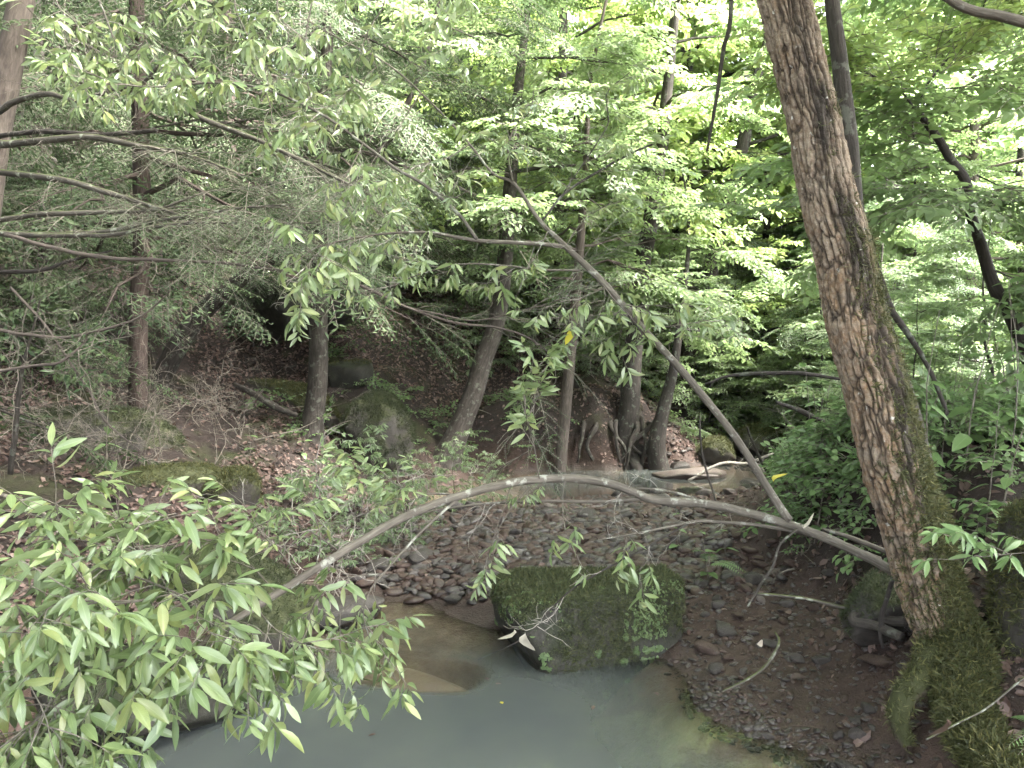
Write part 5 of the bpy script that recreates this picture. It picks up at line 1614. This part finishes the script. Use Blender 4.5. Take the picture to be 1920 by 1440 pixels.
stick('dark arching bare branch crossing behind the leaning shoot', [(1590, 712, 6.2, 5), (1500, 700, 6.2, 8), (1430, 700, 6.2, 8), (1370, 705, 6.2, 6), (1322, 720, 6.2, 4)], 'dark_bark', 4, L=.3)
stick('thin pale root trailing across the mossy tree foot', [(1735, 1385, 2.8, 4), (1790, 1360, 2.8, 4), (1850, 1330, 2.8, 4), (1925, 1270, 2.8, 4)])
stick('pale dead branch tangle lying at the far water edge', [(1290, 900, 9.6, 5), (1350, 870, 9.7, 6), (1400, 868, 9.8, 6), (1450, 850, 9.9, 4)], 'dead_twig', 8, L=.4)
BRUSH = [(90, 860, 6.0), (160, 820, 6.4), (230, 900, 6.2), (300, 850, 6.6), (340, 780, 7.6), (400, 860, 7.0), (450, 800, 7.8), (60, 760, 6.4), (280, 760, 7.4)]
for a, (px, py, Y) in enumerate(BRUSH):
    p0 = at(px, py, Y)
    p0[2] = hz(p0[0], p0[1]) - .02
    r_ = RS(760 + a)
    mb = MB()
    for j in range(3):
        q = crook(p0, (r_.randn() * .7, r_.randn() * .5, .8), r_.uniform(.6, 1.1), .005, r_, 7, .5, .06)
        tube(mb, q, 5)
        twiggy(mb, q, r_, 7, .36, .0026, 3, 0, .2, .8)
    tag(mb.build('dead_brush', M['twig'], None, False), 'tangled grey dead brush with crooked twigs on the dark left bank', 'dead bush', 'tangled dead brush on the dark left bank')

for a, (px, py, Y) in enumerate([(680, 880, 5.0), (760, 860, 6.5), (800, 870, 7.0), (620, 905, 4.6), (700, 900, 5.2), (870, 900, 7.5), (640, 870, 5.0)]):
    p0 = at(px, py + 60, Y)
    p0[2] = hz(p0[0], p0[1]) - .02
    r_ = RS(700 + a)
    q = crook(p0, (r_.randn() * .3, 0, 1), .5, .004, r_, 6, .5)
    mb = MB()
    tube(mb, q, 5)
    twiggy(mb, q, r_, 5, .28, .0028, 3, 0, .2, .7)
    tag(mb.build('dead_bush', M['dead_twig'], None, False), 'pale leafless dead bush at the foot of the left slope', 'dead bush', 'pale leafless bushes at the foot of the left slope')


def dead_leaf(label, px, py, Y, s, mat, seed, d=(1, 0, -.5)):
    mb = MB()
    r_ = RS(seed)
    tp = [leaf(.09, .05, .6, .7, 2, 0, .05)]
    mb.scatter(tp[0], frames(np.array([d], float), r_.randn(1, 3) + [0, -.8, .4], s), at(px, py, Y)[None])
    tag(mb.build('dead_leaf', M[mat]), label, 'leaf')


dead_leaf('curled brown dead leaf dangling over the mossy root', 1775, 1345, 2.72, 1.0, 'dead', 1, (-.1, 0, -1))
dead_leaf('pale dried leaf caught on the twig above the boulder', 985, 1185, 3.28, 1.2, 'pale_dead', 2, (.1, 0, -1))
dead_leaf('second pale dried leaf caught below the first on the boulder twig', 965, 1178, 3.29, .9, 'pale_dead', 3, (-.4, 0, -.8))
dead_leaf('tan curled leaf resting on the base of the arched stem', 1500, 985, 3.45, .9, 'pale_dead', 4, (1, 0, .2))
dead_leaf('yellow leaf hanging from the leaning shoot', 1067, 618, 3.6, .8, 'yellow', 5, (0, 0, -1))
dead_leaf('yellow leaf low down beside the foot of the leaning shoot', 1450, 905, 4.5, 1.0, 'yellow', 6, (.4, 0, .7))
dead_leaf('white curled dead leaf lying on the red mud', 1418, 1208, 3.9, .7, 'pale_dead', 7, (1, .3, .1))

fl = MB()
fl.scatter(leaf(.06, .03, .12, .15, 2), np.eye(3)[None], np.zeros((1, 3)))
fm = [fl.mesh('floating_leaf', M[k]) for k in ('dead', 'yellow', 'pale_dead')]
for a in range(9):
    x, y = rf.uniform(-1.0, 1.0), rf.uniform(3.1, 4.6)
    if hz(x, y) > -.05:
        continue
    o = bpy.data.objects.new('floating_leaf', fm[[0, 0, 0, 1][a % 4]])
    C.objects.link(o)
    o.location = (x, y, .004)
    o.rotation_euler = (0, 0, rf.rand() * 6.28)
    o.scale = (.6, .6, .6)
    kd = ['brown', 'brown', 'brown', 'yellow'][a % 4]
    tag(o, f'small {kd} leaf floating on the pool', 'leaf', f'small {kd} leaves floating on the pool')

# bright sprig reaching in from the right edge, and small ferns
SP = thing('laurel_sprig', 'leafy sprig of pale leaves reaching in from the right edge before the tree', 'plant', at(2150, 1010, 2.7))
for a in ([(2150, 1010, 2.75, 6), (2000, 1030, 2.72, 5), (1900, 1040, 2.7, 4), (1830, 1046, 2.7, 4), (1790, 1052, 2.7, 2)], [(1900, 1040, 2.7, 3), (1850, 1020, 2.72, 3), (1800, 1012, 2.72, 2)]):
    limb(a, 5, SP, .25, .62, spread=.7, pitch=-.05, mat='herb', name='stem')
mb = MB()
p0 = np.array([2.5, 3.3, hz(2.5, 3.3)])
tube(mb, np.array([[*(at(2150, 1010, 2.75)), .006], [2.35, 3.0, .9, .007], [*p0, .009]]), 6)
mb.build('stem', M['twig'], SP)


def fern(label, px, py, Y, seed, s=1.0):
    r_ = RS(seed)
    p0 = at(px, py, Y)
    t = thing('fern', label, 'fern', p0)
    pin = leaf(.05, .013, .2, .2, 0)
    for f in range(4):
        a = r_.rand() * 6.28
        tt = np.linspace(0, 1, 18)
        h = np.array([math.cos(a), math.sin(a), 0])
        P = p0 + h * (tt * .3 * s)[:, None] + ZUP * (.22 * s * (tt - 1.1 * tt ** 2))[:, None]
        mb = MB()
        tube(mb, np.c_[P, .0022 * (1 - .7 * tt)], 4, 1)
        Tn = norm(np.gradient(P, axis=0))
        sd = np.cross(Tn, ZUP)
        for g in (1, -1):
            mb.scatter(pin, frames(sd[2:] * g + Tn[2:] * .3, ZUP + 0 * P[2:], s * 1.4 * np.sin(np.linspace(.35, 1, 16) * PI * .98) + .15), P[2:])
        mb.build('frond', [M['herb'], M['twig']], t, False)


fern('small green fern on the mossy bank at the lower right corner', 1990, 1390, 2.7, 3, .7)
fern('small fern on the bank below the arched stem', 1330, 1060, 4.9, 5, .8)

# ------------------------------------------------------------------ air, light, camera
hm = NT('humid_air')
vol = hm.n('ShaderNodeVolumePrincipled', {'Color': (.93, .96, .95, 1), 'Density': HAZE, 'Anisotropy': .2})
hm.t.links.new(vol.outputs[0], hm.out.inputs['Volume'])
mb = MB()
x0, x1, y0, y1, z0, z1 = -72, 74, -34, 126, -3.0, 58
mb.add([(x, y, z) for z in (z0, z1) for y in (y0, y1) for x in (x0, x1)], [(0, 2, 3, 1), (4, 5, 7, 6), (0, 1, 5, 4), (2, 6, 7, 3), (0, 4, 6, 2), (1, 3, 7, 5)])
tag(mb.build('haze', hm.m, None, False), 'thin humid haze filling the wooded valley', 'haze', kind='stuff')
w = bpy.data.worlds.new('World')
bpy.context.scene.world = w
w.use_nodes = True
nt = w.node_tree
bg = nt.nodes['Background']
sky = nt.nodes.new('ShaderNodeTexSky')
sky.sky_type = 'NISHITA'
sky.sun_disc = False
EL, AZ = math.radians(58), math.radians(110)
sky.sun_elevation = EL
sky.sun_rotation = AZ
sky.dust_density = 4.0
sky.air_density = 1.0
hs = nt.nodes.new('ShaderNodeHueSaturation')
hs.inputs['Saturation'].default_value = .35
nt.links.new(sky.outputs[0], hs.inputs['Color'])
nt.links.new(hs.outputs[0], bg.inputs['Color'])
bg.inputs['Strength'].default_value = .105
sd = bpy.data.lights.new('sun', 'SUN')
sd.energy = 5.0
sd.angle = math.radians(20)
sd.color = (1, .95, .87)
so = bpy.data.objects.new('sun', sd)
C.objects.link(so)
S = Vector((math.sin(AZ) * math.cos(EL), math.cos(AZ) * math.cos(EL), math.sin(EL)))
so.rotation_euler = S.to_track_quat('Z', 'Y').to_euler()

cd = bpy.data.cameras.new('camera')
cd.sensor_width = 36
cd.lens = 27
cd.clip_end = 600
co = bpy.data.objects.new('camera', cd)
C.objects.link(co)
co.location = CAM
co.rotation_euler = (PI / 2 - TH, 0, 0)
sc = bpy.context.scene
sc.camera = co
sc.view_settings.view_transform = 'Standard'
sc.view_settings.look = 'None'
sc.view_settings.exposure = 4.9
sc.cycles.max_bounces = 8
sc.cycles.diffuse_bounces = 4
sc.cycles.transmission_bounces = 6
sc.cycles.transparent_max_bounces = 8
sc.cycles.use_denoising = True
for o in bpy.data.objects:
    if '_o' in o:
        del o['_o']
